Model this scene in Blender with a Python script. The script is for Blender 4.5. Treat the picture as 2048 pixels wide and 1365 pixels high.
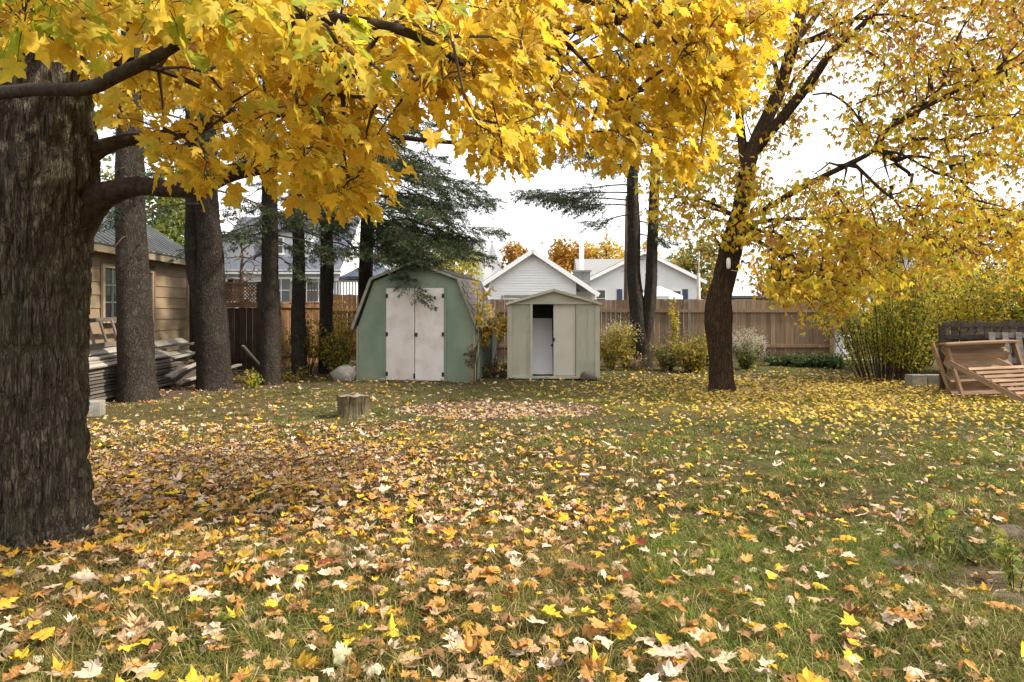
import bpy, math, random
import numpy as np
from mathutils import Vector, Matrix

random.seed(7)
rng = np.random.default_rng(11)
for o in list(bpy.data.objects):
    bpy.data.objects.remove(o)
scene = bpy.context.scene
C = scene.collection

# ------------------------------------------------------------------ camera
F_PX, CX, HY, EYE = 1400.0, 1024.0, 620.0, 1.5       # focal length in photo pixels, horizon row, eye height
cam_d = bpy.data.cameras.new('camera')
cam = bpy.data.objects.new('camera', cam_d)
C.objects.link(cam)
cam_d.sensor_width = 36.0
cam_d.lens = F_PX / 2048 * 36.0
cam_d.shift_y = -(682.5 - HY) / 2048
cam_d.clip_start, cam_d.clip_end = 0.05, 2000
cam.location = (0, 0, EYE)
cam.rotation_euler = (math.radians(90), 0, 0)
scene.camera = cam

# ------------------------------------------------------------------ sky
SUN_EL, SUN_AZ = math.radians(44), math.radians(98)   # azimuth from +Y towards +X
w = bpy.data.worlds.new('World')
scene.world = w
w.use_nodes = True
wn, wl = w.node_tree.nodes, w.node_tree.links
wn.clear()
sky = wn.new('ShaderNodeTexSky')
sky.sky_type = 'NISHITA'
sky.sun_disc = False
sky.sun_elevation = SUN_EL
sky.sun_rotation = SUN_AZ
sky.dust_density = 3.0
mixn = wn.new('ShaderNodeMix')
mixn.data_type = 'RGBA'
mixn.inputs['Factor'].default_value = 0.82
ns = wn.new('ShaderNodeTexNoise')
ns.inputs['Scale'].default_value = 2.0
ns.inputs['Detail'].default_value = 4
cr = wn.new('ShaderNodeValToRGB')
cr.color_ramp.elements[0].position = 0.3
cr.color_ramp.elements[1].position = 0.7
cr.color_ramp.elements[0].color = (6.5, 6.4, 6.3, 1)
cr.color_ramp.elements[1].color = (7.7, 7.5, 7.25, 1)
bgn = wn.new('ShaderNodeBackground')
bgn.inputs['Strength'].default_value = 0.125
wo = wn.new('ShaderNodeOutputWorld')
wl.new(ns.outputs['Fac'], cr.inputs['Fac'])
wl.new(sky.outputs['Color'], mixn.inputs[6])
wl.new(cr.outputs['Color'], mixn.inputs[7])
wl.new(mixn.outputs[2], bgn.inputs['Color'])
wl.new(bgn.outputs['Background'], wo.inputs['Surface'])

# ------------------------------------------------------------------ sun (behind thin high cloud)
sd = bpy.data.lights.new('sun', 'SUN')
sd.energy = 3.4
sd.angle = math.radians(3)
sd.color = (1.0, 0.91, 0.77)
sun = bpy.data.objects.new('sun', sd)
C.objects.link(sun)
to_sun = Vector((math.sin(SUN_AZ) * math.cos(SUN_EL), math.cos(SUN_AZ) * math.cos(SUN_EL), math.sin(SUN_EL)))
sun.rotation_euler = to_sun.to_track_quat('Z', 'Y').to_euler()
sun.location = (20, 10, 30)

vs = scene.view_settings
vs.view_transform = 'Standard'
vs.look = 'None'
vs.exposure = 1.1
vs.gamma = 1.0
vs.use_curve_mapping = False
scene.render.resolution_x, scene.render.resolution_y = 1024, 682
scene.cycles.max_bounces = 8
scene.cycles.transparent_max_bounces = 8

# ------------------------------------------------------------------ helpers
def P(px, py, d):
    """pixel of the photograph at depth d (metres along +Y) -> point"""
    return np.array([(px - CX) / F_PX * d, d, EYE - (py - HY) / F_PX * d])

def dist_of(py):                                        # depth of a point on the ground
    return F_PX * EYE / (py - HY)

def vnoise(p, seed=0):
    """smooth value noise, p (n,3) -> (n,) in 0..1"""
    p = np.asarray(p, float)
    i = np.floor(p).astype(np.int64)
    f = p - i
    f = f * f * (3 - 2 * f)
    def h(a, b, c):
        n = (a * 374761393 + b * 668265263 + c * 2147483647 + seed * 144665) & 0x7fffffff
        n = ((n ^ (n >> 13)) * 1274126177) & 0x7fffffff
        n = n ^ (n >> 16)
        return (n & 0xffff) / 65535.0
    x, y, z = i[:, 0], i[:, 1], i[:, 2]
    r = 0
    for dx in (0, 1):
        for dy in (0, 1):
            for dz in (0, 1):
                wgt = (f[:, 0] if dx else 1 - f[:, 0]) * (f[:, 1] if dy else 1 - f[:, 1]) * (f[:, 2] if dz else 1 - f[:, 2])
                r = r + wgt * h(x + dx, y + dy, z + dz)
    return r

def n2(x, y, s, seed=0):
    x = np.asarray(x, float); y = np.asarray(y, float)
    return vnoise(np.stack([x * s, y * s, np.zeros_like(x) + 0.5], 1), seed)

def tag(o, label=None, cat=None, group=None, kind=None):
    if label: o['label'] = label
    if cat: o['category'] = cat
    if group: o['group'] = group
    if kind: o['kind'] = kind
    return o

def thing(name, label, cat, loc=(0, 0, 0), rz=0.0, group=None):
    o = bpy.data.objects.new(name, None)
    o.empty_display_size = 0.2
    C.objects.link(o)
    o.location = loc
    o.rotation_euler = (0, 0, rz)
    return tag(o, label, cat, group)

def add(name, me, parent=None, loc=(0, 0, 0), rot=(0, 0, 0), scale=None):
    o = bpy.data.objects.new(name, me)
    C.objects.link(o)
    o.location = loc
    o.rotation_euler = rot
    if scale is not None: o.scale = scale
    if parent: o.parent = parent
    return o

def mesh_np(name, V, F, mat=None, col=None, smooth=False):
    V = np.ascontiguousarray(V, np.float32); F = np.ascontiguousarray(F, np.int32)
    k = F.shape[1]
    me = bpy.data.meshes.new(name)
    me.vertices.add(len(V)); me.vertices.foreach_set('co', V.ravel())
    me.loops.add(F.size); me.loops.foreach_set('vertex_index', F.ravel())
    me.polygons.add(len(F))
    me.polygons.foreach_set('loop_start', np.arange(0, F.size, k, dtype=np.int32))
    me.polygons.foreach_set('loop_total', np.full(len(F), k, np.int32))
    me.polygons.foreach_set('use_smooth', np.full(len(F), bool(smooth)))
    if col is not None:
        a = me.color_attributes.new('Col', 'FLOAT_COLOR', 'POINT')
        c4 = np.ones((len(V), 4), np.float32); c4[:, :3] = col
        a.data.foreach_set('color', c4.ravel())
    me.update(calc_edges=True)
    if mat: me.materials.append(mat)
    return me

def obj_np(name, V, F, mat, parent=None, col=None, smooth=False, kind=None):
    """V in world space; parent must be an unrotated Empty (or None)"""
    V = np.asarray(V, float)
    if parent is not None:
        V = V - np.array(parent.location)
    o = add(name, mesh_np(name, V, F, mat, col, smooth), parent)
    if kind: o['kind'] = kind
    return o

class Geo:
    """collects triangles"""
    def __init__(s): s.V, s.F, s.C, s.n = [], [], [], 0
    def put(s, V, F, c=None):
        V = np.asarray(V, float); F = np.asarray(F, int)
        s.V.append(V); s.F.append(F + s.n); s.n += len(V)
        if c is not None:
            c = np.asarray(c, float)
            s.C.append(np.broadcast_to(c, (len(V), 3)) if c.ndim == 1 else c)
    def get(s):
        return np.concatenate(s.V), np.concatenate(s.F), (np.concatenate(s.C) if s.C else None)
    def obj(s, name, mat, parent=None, smooth=False, kind=None):
        V, F, c = s.get()
        return obj_np(name, V, F, mat, parent, c, smooth, kind)

_box = {}
def box_me(sx, sy, sz, mat, bev=0.0):
    key = (round(sx, 4), round(sy, 4), round(sz, 4), mat.name)
    if key in _box: return _box[key]
    x, y, z = sx / 2, sy / 2, sz / 2
    V = [(-x, -y, -z), (x, -y, -z), (x, y, -z), (-x, y, -z), (-x, -y, z), (x, -y, z), (x, y, z), (-x, y, z)]
    F = [(0, 3, 2, 1), (4, 5, 6, 7), (0, 1, 5, 4), (1, 2, 6, 5), (2, 3, 7, 6), (3, 0, 4, 7)]
    me = mesh_np('box', np.array(V), np.array(F), mat)
    _box[key] = me
    return me

def box(name, c, s, mat, parent=None, rot=(0, 0, 0)):
    return add(name, box_me(s[0], s[1], s[2], mat), parent, c, rot)

def prism(name, poly, y0, y1, mat, parent=None, loc=(0, 0, 0), rot=(0, 0, 0)):
    """polygon in XZ extruded along Y"""
    n = len(poly)
    V = [(x, y0, z) for x, z in poly] + [(x, y1, z) for x, z in poly]
    F = [tuple(range(n)), tuple(range(2 * n - 1, n - 1, -1))]
    F += [(i, i + n, (i + 1) % n + n, (i + 1) % n) for i in range(n)]
    me = bpy.data.meshes.new(name); me.from_pydata(V, [], F); me.materials.append(mat); me.update()
    return add(name, me, parent, loc, rot)

def bar(name, a, b, wd, th, mat, parent=None, up=(0, 0, 1)):
    """board from a to b, width wd across, thickness th along 'up'"""
    a, b = Vector(a), Vector(b); d = b - a; L = d.length; d.normalize()
    u = Vector(up); s = d.cross(u)
    if s.length < 1e-4: s = d.cross(Vector((1, 0, 0)))
    s.normalize(); u = s.cross(d)
    me = box_me(L, wd, th, mat)
    o = add(name, me, parent)
    M = Matrix((d, s, u)).transposed().to_4x4(); M.translation = (a + b) / 2
    if M.to_3x3().determinant() < 0:
        M = Matrix((d, -s, u)).transposed().to_4x4(); M.translation = (a + b) / 2
    o.matrix_local = M
    return o

def tube(pts, rads, sides=6, cap=True, disp=None):
    pts = np.asarray(pts, float); n = len(pts)
    rads = np.broadcast_to(np.asarray(rads, float), (n,))
    T = np.gradient(pts, axis=0); T /= np.linalg.norm(T, axis=1)[:, None] + 1e-9
    ref = np.array([0.0, 1.0, 0]) if abs(T[0][1]) < 0.8 else np.array([1.0, 0, 0])
    A = np.zeros_like(pts); u = ref
    for i in range(n):
        u = u - T[i] * np.dot(u, T[i]); u /= np.linalg.norm(u) + 1e-9
        A[i] = u
    B = np.cross(T, A)
    th = np.linspace(0, 2 * np.pi, sides, endpoint=False)
    dirs = A[:, None, :] * np.cos(th)[None, :, None] + B[:, None, :] * np.sin(th)[None, :, None]
    R = np.repeat(rads[:, None], sides, 1)
    if disp is not None:
        s = np.concatenate([[0], np.cumsum(np.linalg.norm(np.diff(pts, axis=0), axis=1))])
        R = R + disp(th[None, :].repeat(n, 0), s[:, None].repeat(sides, 1), R)
    V = (pts[:, None, :] + dirs * R[:, :, None]).reshape(-1, 3)
    i = np.arange(n - 1)[:, None] * sides; j = np.arange(sides)[None, :]; k = (j + 1) % sides
    a, b, c, d = (i + j).ravel(), (i + k).ravel(), (i + sides + k).ravel(), (i + sides + j).ravel()
    F = np.concatenate([np.stack([a, b, c], 1), np.stack([a, c, d], 1)])
    if cap:
        V = np.concatenate([V, pts[-1:] + T[-1:] * rads[-1] * 0.3])
        e = (n - 1) * sides
        F = np.concatenate([F, np.stack([e + np.arange(sides), e + (np.arange(sides) + 1) % sides, np.full(sides, len(V) - 1)], 1)])
    return V, F

def spline(pts, step):
    """Catmull-Rom through pts (any columns), resampled roughly every step metres"""
    p = np.asarray(pts, float)
    q = np.concatenate([[2 * p[0] - p[1]], p, [2 * p[-1] - p[-2]]])
    out = []
    for i in range(1, len(q) - 2):
        L = np.linalg.norm(q[i + 1][:3] - q[i][:3]); m = max(1, int(round(L / step)))
        t = np.linspace(0, 1, m, endpoint=False)[:, None]
        a, b, c, d = q[i - 1], q[i], q[i + 1], q[i + 2]
        out.append(0.5 * ((2 * b) + (-a + c) * t + (2 * a - 5 * b + 4 * c - d) * t ** 2 + (-a + 3 * b - 3 * c + d) * t ** 3))
    out.append(p[-1:])
    return np.concatenate(out)

def frames(tip, nrm):
    """(m,3) tip directions and normal hints -> (m,3,3) whose columns are x, tip, normal"""
    y = tip / (np.linalg.norm(tip, axis=1)[:, None] + 1e-9)
    x = np.cross(y, nrm); x /= np.linalg.norm(x, axis=1)[:, None] + 1e-9
    z = np.cross(x, y)
    return np.stack([x, y, z], 2)

def inst(TV, TF, pos, R, s, col):
    m, n = len(pos), len(TV)
    s = np.asarray(s, float); s = s[:, None, None] if s.ndim == 1 else s[:, None, :]
    V = np.einsum('mij,mnj->mni', R, TV[None] * s) + pos[:, None, :]
    F = (TF[None] + (np.arange(m) * n)[:, None, None]).reshape(-1, 3)
    return V.reshape(-1, 3), F, np.repeat(col, n, 0)

def rnd_dir(m):
    v = rng.normal(size=(m, 3)); return v / np.linalg.norm(v, axis=1)[:, None]

def pick(pal, m, jit=0.12):
    """pal: list of (weight, rgb)"""
    wt = np.array([p[0] for p in pal], float); wt /= wt.sum()
    c = np.array([p[1] for p in pal])[rng.choice(len(pal), m, p=wt)]
    c = c * (1 + rng.normal(0, jit, (m, 1))) * (1 + rng.normal(0, jit * 0.35, (m, 3)))
    return np.clip(c, 0.004, 0.95)

# ------------------------------------------------------------------ materials
def nodes(name):
    m = bpy.data.materials.new(name); m.use_nodes = True
    n = m.node_tree.nodes; n.clear()
    return m, n, m.node_tree.links

def mk(name, stops, scale=6.0, rough=0.8, stretch=(1, 1, 1), bump=0.0, bscale=60.0, bdist=0.01, rnd=0.0, spec=0.25,
       metal=0.0, stain=None, detail=8, kind='noise', world=False, nrough=0.6):
    """procedural surface: noise through a colour ramp, per-object brightness, optional stain layer (rgb, scale, amount), bump"""
    m, n, l = nodes(name)
    out = n.new('ShaderNodeOutputMaterial'); b = n.new('ShaderNodeBsdfPrincipled')
    b.inputs['Roughness'].default_value = rough
    b.inputs['Specular IOR Level'].default_value = spec
    b.inputs['Metallic'].default_value = metal
    l.new(b.outputs[0], out.inputs[0])
    oi = n.new('ShaderNodeObjectInfo')
    if world:
        g = n.new('ShaderNodeNewGeometry'); vec = g.outputs['Position']
    else:
        tc = n.new('ShaderNodeTexCoord')
        mu = n.new('ShaderNodeVectorMath'); mu.operation = 'SCALE'; mu.inputs[0].default_value = (37, 53, 71)
        l.new(oi.outputs['Random'], mu.inputs['Scale'])
        ad = n.new('ShaderNodeVectorMath'); ad.operation = 'ADD'
        l.new(tc.outputs['Object'], ad.inputs[0]); l.new(mu.outputs[0], ad.inputs[1])
        vec = ad.outputs[0]
    mp = n.new('ShaderNodeMapping'); mp.inputs['Scale'].default_value = stretch
    l.new(vec, mp.inputs['Vector'])
    if kind == 'voronoi':
        t = n.new('ShaderNodeTexVoronoi'); t.inputs['Scale'].default_value = scale; t.feature = 'DISTANCE_TO_EDGE'
        fac = t.outputs['Distance']
    else:
        t = n.new('ShaderNodeTexNoise'); t.inputs['Scale'].default_value = scale; t.inputs['Detail'].default_value = detail
        t.inputs['Roughness'].default_value = nrough
        fac = t.outputs['Fac']
    l.new(mp.outputs[0], t.inputs['Vector'])
    r = n.new('ShaderNodeValToRGB'); e = r.color_ramp.elements
    while len(e) < len(stops): e.new(0.5)
    for i, (p, c) in enumerate(stops):
        e[i].position = p; e[i].color = (*c, 1)
    l.new(fac, r.inputs['Fac'])
    colr = r.outputs['Color']
    if stain:
        sn = n.new('ShaderNodeTexNoise'); sn.inputs['Scale'].default_value = stain[1]; sn.inputs['Detail'].default_value = 5
        l.new(vec, sn.inputs['Vector'])
        mr = n.new('ShaderNodeMapRange'); mr.inputs[1].default_value = 0.45; mr.inputs[2].default_value = 0.72
        mr.inputs[4].default_value = stain[2]
        l.new(sn.outputs['Fac'], mr.inputs[0])
        mx = n.new('ShaderNodeMix'); mx.data_type = 'RGBA'; mx.inputs[7].default_value = (*stain[0], 1)
        l.new(mr.outputs[0], mx.inputs['Factor']); l.new(colr, mx.inputs[6]); colr = mx.outputs[2]
    if rnd:
        hs = n.new('ShaderNodeHueSaturation')
        mr2 = n.new('ShaderNodeMapRange'); mr2.inputs[3].default_value = 1 - rnd; mr2.inputs[4].default_value = 1 + rnd
        l.new(oi.outputs['Random'], mr2.inputs[0]); l.new(mr2.outputs[0], hs.inputs['Value']); l.new(colr, hs.inputs['Color'])
        colr = hs.outputs[0]
    l.new(colr, b.inputs['Base Color'])
    if bump:
        bn = n.new('ShaderNodeTexNoise'); bn.inputs['Scale'].default_value = bscale; bn.inputs['Detail'].default_value = 5
        l.new(mp.outputs[0], bn.inputs['Vector'])
        bp = n.new('ShaderNodeBump'); bp.inputs['Strength'].default_value = bump; bp.inputs['Distance'].default_value = bdist
        l.new(bn.outputs['Fac'], bp.inputs['Height']); l.new(bp.outputs[0], b.inputs['Normal'])
    return m

def barkmat(name, dark, mid, pale, scale, zs, moss=None, crack=0.10, bdist=0.03, cstr=0.7):
    m, n, l = nodes(name)
    out = n.new('ShaderNodeOutputMaterial'); b = n.new('ShaderNodeBsdfPrincipled'); b.inputs['Roughness'].default_value = 0.95; b.inputs['Specular IOR Level'].default_value = 0.1
    l.new(b.outputs[0], out.inputs[0])
    g = n.new('ShaderNodeNewGeometry'); mp = n.new('ShaderNodeMapping'); mp.inputs['Scale'].default_value = (1, 1, zs); l.new(g.outputs['Position'], mp.inputs['Vector'])
    dn = n.new('ShaderNodeTexNoise'); dn.inputs['Scale'].default_value = scale * 0.7; dn.inputs['Detail'].default_value = 4; l.new(mp.outputs[0], dn.inputs['Vector'])
    sc = n.new('ShaderNodeVectorMath'); sc.operation = 'SCALE'; sc.inputs['Scale'].default_value = 3.6 / scale; l.new(dn.outputs['Color'], sc.inputs[0])
    ad = n.new('ShaderNodeVectorMath'); ad.operation = 'ADD'; l.new(mp.outputs[0], ad.inputs[0]); l.new(sc.outputs[0], ad.inputs[1])
    vo = n.new('ShaderNodeTexVoronoi'); vo.feature = 'DISTANCE_TO_EDGE'; vo.inputs['Scale'].default_value = scale; l.new(ad.outputs[0], vo.inputs['Vector'])
    cm = n.new('ShaderNodeMapRange'); cm.inputs[1].default_value = 0.0; cm.inputs[2].default_value = crack * 2; cm.inputs[3].default_value = 1 - cstr; cm.interpolation_type = 'SMOOTHSTEP'; l.new(vo.outputs['Distance'], cm.inputs[0])
    fn = n.new('ShaderNodeTexNoise'); fn.inputs['Scale'].default_value = scale * 4; fn.inputs['Detail'].default_value = 8; fn.inputs['Roughness'].default_value = 0.7; l.new(mp.outputs[0], fn.inputs['Vector'])
    r = n.new('ShaderNodeValToRGB'); e = r.color_ramp.elements; e.new(0.5)
    for i, (p, c) in enumerate(((0.34, dark), (0.5, mid), (0.66, pale))): e[i].position = p; e[i].color = (*c, 1)
    l.new(fn.outputs['Fac'], r.inputs['Fac'])
    mx = n.new('ShaderNodeMix'); mx.data_type = 'RGBA'; mx.inputs[6].default_value = (dark[0] * 0.6, dark[1] * 0.6, dark[2] * 0.6, 1)
    l.new(cm.outputs[0], mx.inputs['Factor']); l.new(r.outputs['Color'], mx.inputs[7]); col = mx.outputs[2]
    if moss:
        sn = n.new('ShaderNodeTexNoise'); sn.inputs['Scale'].default_value = 2.6; sn.inputs['Detail'].default_value = 6; l.new(g.outputs['Position'], sn.inputs['Vector'])
        mr = n.new('ShaderNodeMapRange'); mr.inputs[1].default_value = 0.48; mr.inputs[2].default_value = 0.7; mr.inputs[4].default_value = 0.6; l.new(sn.outputs['Fac'], mr.inputs[0])
        m2 = n.new('ShaderNodeMix'); m2.data_type = 'RGBA'; m2.inputs[7].default_value = (*moss, 1); l.new(mr.outputs[0], m2.inputs['Factor']); l.new(col, m2.inputs[6]); col = m2.outputs[2]
    l.new(col, b.inputs['Base Color'])
    hm = n.new('ShaderNodeMath'); hm.operation = 'MULTIPLY_ADD'; hm.inputs[1].default_value = 0.45; l.new(fn.outputs['Fac'], hm.inputs[0]); l.new(cm.outputs[0], hm.inputs[2])
    bp = n.new('ShaderNodeBump'); bp.inputs['Strength'].default_value = 1.0; bp.inputs['Distance'].default_value = bdist; l.new(hm.outputs[0], bp.inputs['Height']); l.new(bp.outputs[0], b.inputs['Normal'])
    return m

def leafmat(name, trans=0.45, rough=0.55, rnd=0.0, spot=0.0, spec=0.25):
    m, n, l = nodes(name)
    out = n.new('ShaderNodeOutputMaterial'); at = n.new('ShaderNodeAttribute'); at.attribute_name = 'Col'
    col = at.outputs['Color']
    if rnd:
        oi = n.new('ShaderNodeObjectInfo'); hs = n.new('ShaderNodeHueSaturation')
        mr = n.new('ShaderNodeMapRange'); mr.inputs[3].default_value = 1 - rnd; mr.inputs[4].default_value = 1 + rnd
        l.new(oi.outputs['Random'], mr.inputs[0]); l.new(mr.outputs[0], hs.inputs['Value']); l.new(col, hs.inputs['Color']); col = hs.outputs[0]
    if spot:
        g = n.new('ShaderNodeNewGeometry'); t = n.new('ShaderNodeTexNoise'); t.inputs['Scale'].default_value = 45; t.inputs['Detail'].default_value = 4
        l.new(g.outputs['Position'], t.inputs['Vector'])
        mr = n.new('ShaderNodeMapRange'); mr.inputs[1].default_value = 0.35; mr.inputs[2].default_value = 0.7
        mr.inputs[3].default_value = 1 - spot; mr.inputs[4].default_value = 1 + spot * 0.6
        l.new(t.outputs['Fac'], mr.inputs[0])
        vm = n.new('ShaderNodeVectorMath'); vm.operation = 'SCALE'
        l.new(col, vm.inputs[0]); l.new(mr.outputs[0], vm.inputs['Scale']); col = vm.outputs[0]
    b = n.new('ShaderNodeBsdfPrincipled'); b.inputs['Roughness'].default_value = rough; b.inputs['Specular IOR Level'].default_value = spec
    tr = n.new('ShaderNodeBsdfTranslucent'); mx = n.new('ShaderNodeMixShader'); mx.inputs[0].default_value = trans
    l.new(col, b.inputs['Base Color']); l.new(col, tr.inputs['Color'])
    l.new(b.outputs[0], mx.inputs[1]); l.new(tr.outputs[0], mx.inputs[2]); l.new(mx.outputs[0], out.inputs[0])
    return m

M = {}
M['leaf'] = leafmat('leaf', 0.58, 0.5, rnd=0.12, spot=0.13)
M['leaf_small'] = leafmat('leaf_small', 0.5, 0.5, rnd=0.1)
M['fallen'] = leafmat('fallen_leaf', 0.12, 0.75, rnd=0.12, spot=0.28, spec=0.12)
M['grass'] = leafmat('grass_blade', 0.3, 0.75, spec=0.06)
M['needle'] = leafmat('spruce_needle', 0.15, 0.6)
M['plume'] = leafmat('seed_plume', 0.3, 0.9)
M['bark_maple'] = mk('bark_maple', [(0.36, (0.014, 0.010, 0.007)), (0.5, (0.062, 0.047, 0.032)), (0.64, (0.155, 0.128, 0.094))], 24, 0.95,
                     (1, 1, 0.2), bump=1.0, bscale=42, bdist=0.03, stain=((0.06, 0.065, 0.032), 2.2, 0.5), world=True, spec=0.1)
M['bark_limb'] = mk('bark_limb', [(0.3, (0.020, 0.014, 0.010)), (0.7, (0.065, 0.050, 0.036))], 26, 0.9, bump=0.5, bscale=60, world=True, spec=0.1)
M['bark_elder'] = mk('bark_elder', [(0.3, (0.030, 0.019, 0.011)), (0.55, (0.066, 0.044, 0.026)), (0.75, (0.12, 0.09, 0.06))], 12, 0.95,
                     (1, 1, 0.2), bump=0.9, bscale=30, bdist=0.02, world=True, spec=0.1)
M['bark_spruce'] = mk('bark_spruce', [(0.34, (0.020, 0.016, 0.013)), (0.52, (0.062, 0.052, 0.043)), (0.7, (0.135, 0.118, 0.10))], 15, 0.95,
                      (1, 1, 0.5), bump=0.9, bscale=36, bdist=0.015, stain=((0.095, 0.088, 0.066), 5, 0.45), world=True, spec=0.1)
M['bark_maple'] = barkmat('bark_maple_furrowed', (0.050, 0.040, 0.029), (0.108, 0.088, 0.066), (0.20, 0.172, 0.134), 30, 0.11, (0.080, 0.078, 0.044), 0.10, 0.03, 0.6)
M['bark_elder'] = barkmat('bark_elder_ridged', (0.026, 0.016, 0.009), (0.060, 0.038, 0.022), (0.115, 0.082, 0.055), 26, 0.12, None, 0.10, 0.02, 0.5)
M['bark_spruce'] = barkmat('bark_spruce_scaly', (0.020, 0.015, 0.012), (0.047, 0.037, 0.030), (0.098, 0.082, 0.067), 20, 0.42, (0.060, 0.055, 0.041), 0.10, 0.025, 0.5)
M['twig'] = mk('twig', [(0.3, (0.040, 0.026, 0.018)), (0.7, (0.085, 0.06, 0.045))], 20, 0.85, world=True, spec=0.1)
M['green_paint'] = mk('green_paint', [(0.3, (0.145, 0.195, 0.14)), (0.7, (0.20, 0.255, 0.19))], 3, 0.8, (1, 1, 0.35), bump=0.2, bscale=90,
                      stain=((0.26, 0.28, 0.20), 2.0, 0.7), rnd=0.04)
M['white_paint'] = mk('white_paint', [(0.3, (0.58, 0.525, 0.49)), (0.7, (0.72, 0.675, 0.64))], 2, 0.6, (1, 1, 0.4), bump=0.12, bscale=80,
                      stain=((0.46, 0.39, 0.32), 3.0, 0.75))
M['trim'] = mk('trim_board', [(0.3, (0.18, 0.18, 0.14)), (0.7, (0.31, 0.30, 0.24))], 8, 0.85, (1, 1, 0.3), bump=0.3, bscale=60, rnd=0.1)
M['black_iron'] = mk('black_iron', [(0.3, (0.012, 0.011, 0.010)), (0.7, (0.035, 0.03, 0.026))], 20, 0.6)
M['shingle'] = mk('shingle', [(0.3, (0.055, 0.053, 0.052)), (0.7, (0.13, 0.12, 0.115))], 40, 0.95, bump=0.4, bscale=120, rnd=0.2)
M['shed_metal'] = mk('shed_metal', [(0.3, (0.335, 0.318, 0.25)), (0.7, (0.43, 0.41, 0.335))], 1.5, 0.6, (1, 1, 0.3), bump=0.05, bscale=30,
                     stain=((0.26, 0.275, 0.20), 2.2, 0.85), spec=0.35)
M['shed_door'] = mk('shed_door', [(0.3, (0.44, 0.42, 0.35)), (0.7, (0.52, 0.49, 0.42))], 1.5, 0.55, (1, 1, 0.3), stain=((0.36, 0.34, 0.27), 2.0, 0.4), spec=0.35)
M['shed_roof'] = mk('shed_roof', [(0.3, (0.17, 0.155, 0.11)), (0.7, (0.28, 0.25, 0.19))], 6, 0.7, stain=((0.10, 0.06, 0.035), 5, 0.8))
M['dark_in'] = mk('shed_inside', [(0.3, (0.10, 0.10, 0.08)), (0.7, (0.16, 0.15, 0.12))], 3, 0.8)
M['white_sheet'] = mk('white_sheet', [(0.3, (0.72, 0.71, 0.71)), (0.7, (0.80, 0.79, 0.79))], 2, 0.5)
M['tan_siding'] = mk('tan_siding', [(0.3, (0.235, 0.172, 0.108)), (0.7, (0.31, 0.232, 0.148))], 3, 0.75, (0.4, 1, 1), bump=0.1, bscale=50,
                     stain=((0.16, 0.115, 0.07), 1.5, 0.5), rnd=0.06)
M['tan_trim'] = mk('tan_trim', [(0.3, (0.28, 0.22, 0.15)), (0.7, (0.36, 0.29, 0.20))], 5, 0.7)
M['brown_trim'] = mk('brown_trim', [(0.3, (0.16, 0.075, 0.045)), (0.7, (0.26, 0.14, 0.085))], 9, 0.75)
M['sash'] = mk('sash_paint', [(0.3, (0.14, 0.19, 0.17)), (0.7, (0.21, 0.26, 0.235))], 8, 0.7)
M['roof_metal'] = mk('roof_metal', [(0.3, (0.15, 0.16, 0.155)), (0.7, (0.24, 0.25, 0.245))], 3, 0.5, metal=0.2, spec=0.4)
M['fence_dark'] = mk('fence_dark', [(0.3, (0.030, 0.020, 0.014)), (0.7, (0.075, 0.050, 0.034))], 5, 0.9, (6, 6, 0.5), bump=0.3, bscale=30, rnd=0.3)
M['fence_cedar'] = mk('fence_cedar', [(0.3, (0.20, 0.10, 0.045)), (0.7, (0.36, 0.20, 0.095))], 5, 0.85, (6, 6, 0.5), bump=0.2, bscale=30, rnd=0.2)
M['fence_brown'] = mk('fence_brown', [(0.3, (0.17, 0.108, 0.066)), (0.55, (0.25, 0.168, 0.108)), (0.75, (0.33, 0.235, 0.165))], 4, 0.9, (7, 7, 0.45), bump=0.25, bscale=30,
                       rnd=0.22, stain=((0.22, 0.19, 0.155), 1.2, 0.6))
M['lattice'] = mk('lattice_wood', [(0.3, (0.12, 0.06, 0.026)), (0.7, (0.24, 0.135, 0.06))], 5, 0.85)
M['plank_grey'] = mk('plank_grey', [(0.3, (0.085, 0.073, 0.06)), (0.7, (0.19, 0.168, 0.14))], 5, 0.92, (0.4, 6, 6), bump=0.3, bscale=30, rnd=0.35)
M['plank_white'] = mk('plank_white', [(0.3, (0.26, 0.23, 0.19)), (0.7, (0.40, 0.37, 0.32))], 4, 0.85, (0.4, 5, 5), bump=0.2, bscale=30, rnd=0.15)
M['concrete'] = mk('concrete', [(0.3, (0.19, 0.175, 0.15)), (0.7, (0.33, 0.31, 0.27))], 14, 0.95, bump=0.5, bscale=70, stain=((0.12, 0.125, 0.09), 5, 0.6))
M['stone'] = mk('stone', [(0.3, (0.065, 0.050, 0.042)), (0.7, (0.14, 0.112, 0.095))], 12, 0.9, bump=0.5, bscale=60, rnd=0.15)
M['stump_wood'] = mk('stump_wood', [(0.34, (0.035, 0.026, 0.015)), (0.66, (0.15, 0.115, 0.068))], 26, 0.95, (1, 1, 0.15), bump=0.9, bscale=40, bdist=0.02, world=True,
                     stain=((0.10, 0.11, 0.05), 6, 0.6))
M['stump_top'] = mk('stump_top', [(0.3, (0.12, 0.10, 0.075)), (0.7, (0.26, 0.22, 0.17))], 16, 0.95, bump=0.5, bscale=50, world=True)
M['weathered'] = mk('weathered_wood', [(0.3, (0.035, 0.028, 0.024)), (0.7, (0.105, 0.085, 0.07))], 6, 0.95, (5, 5, 0.5), bump=0.35, bscale=30, rnd=0.35)
M['weathered_grey'] = mk('weathered_grey', [(0.3, (0.10, 0.09, 0.085)), (0.7, (0.20, 0.18, 0.16))], 6, 0.95, (5, 5, 0.5), bump=0.35, bscale=30, rnd=0.3)
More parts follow.
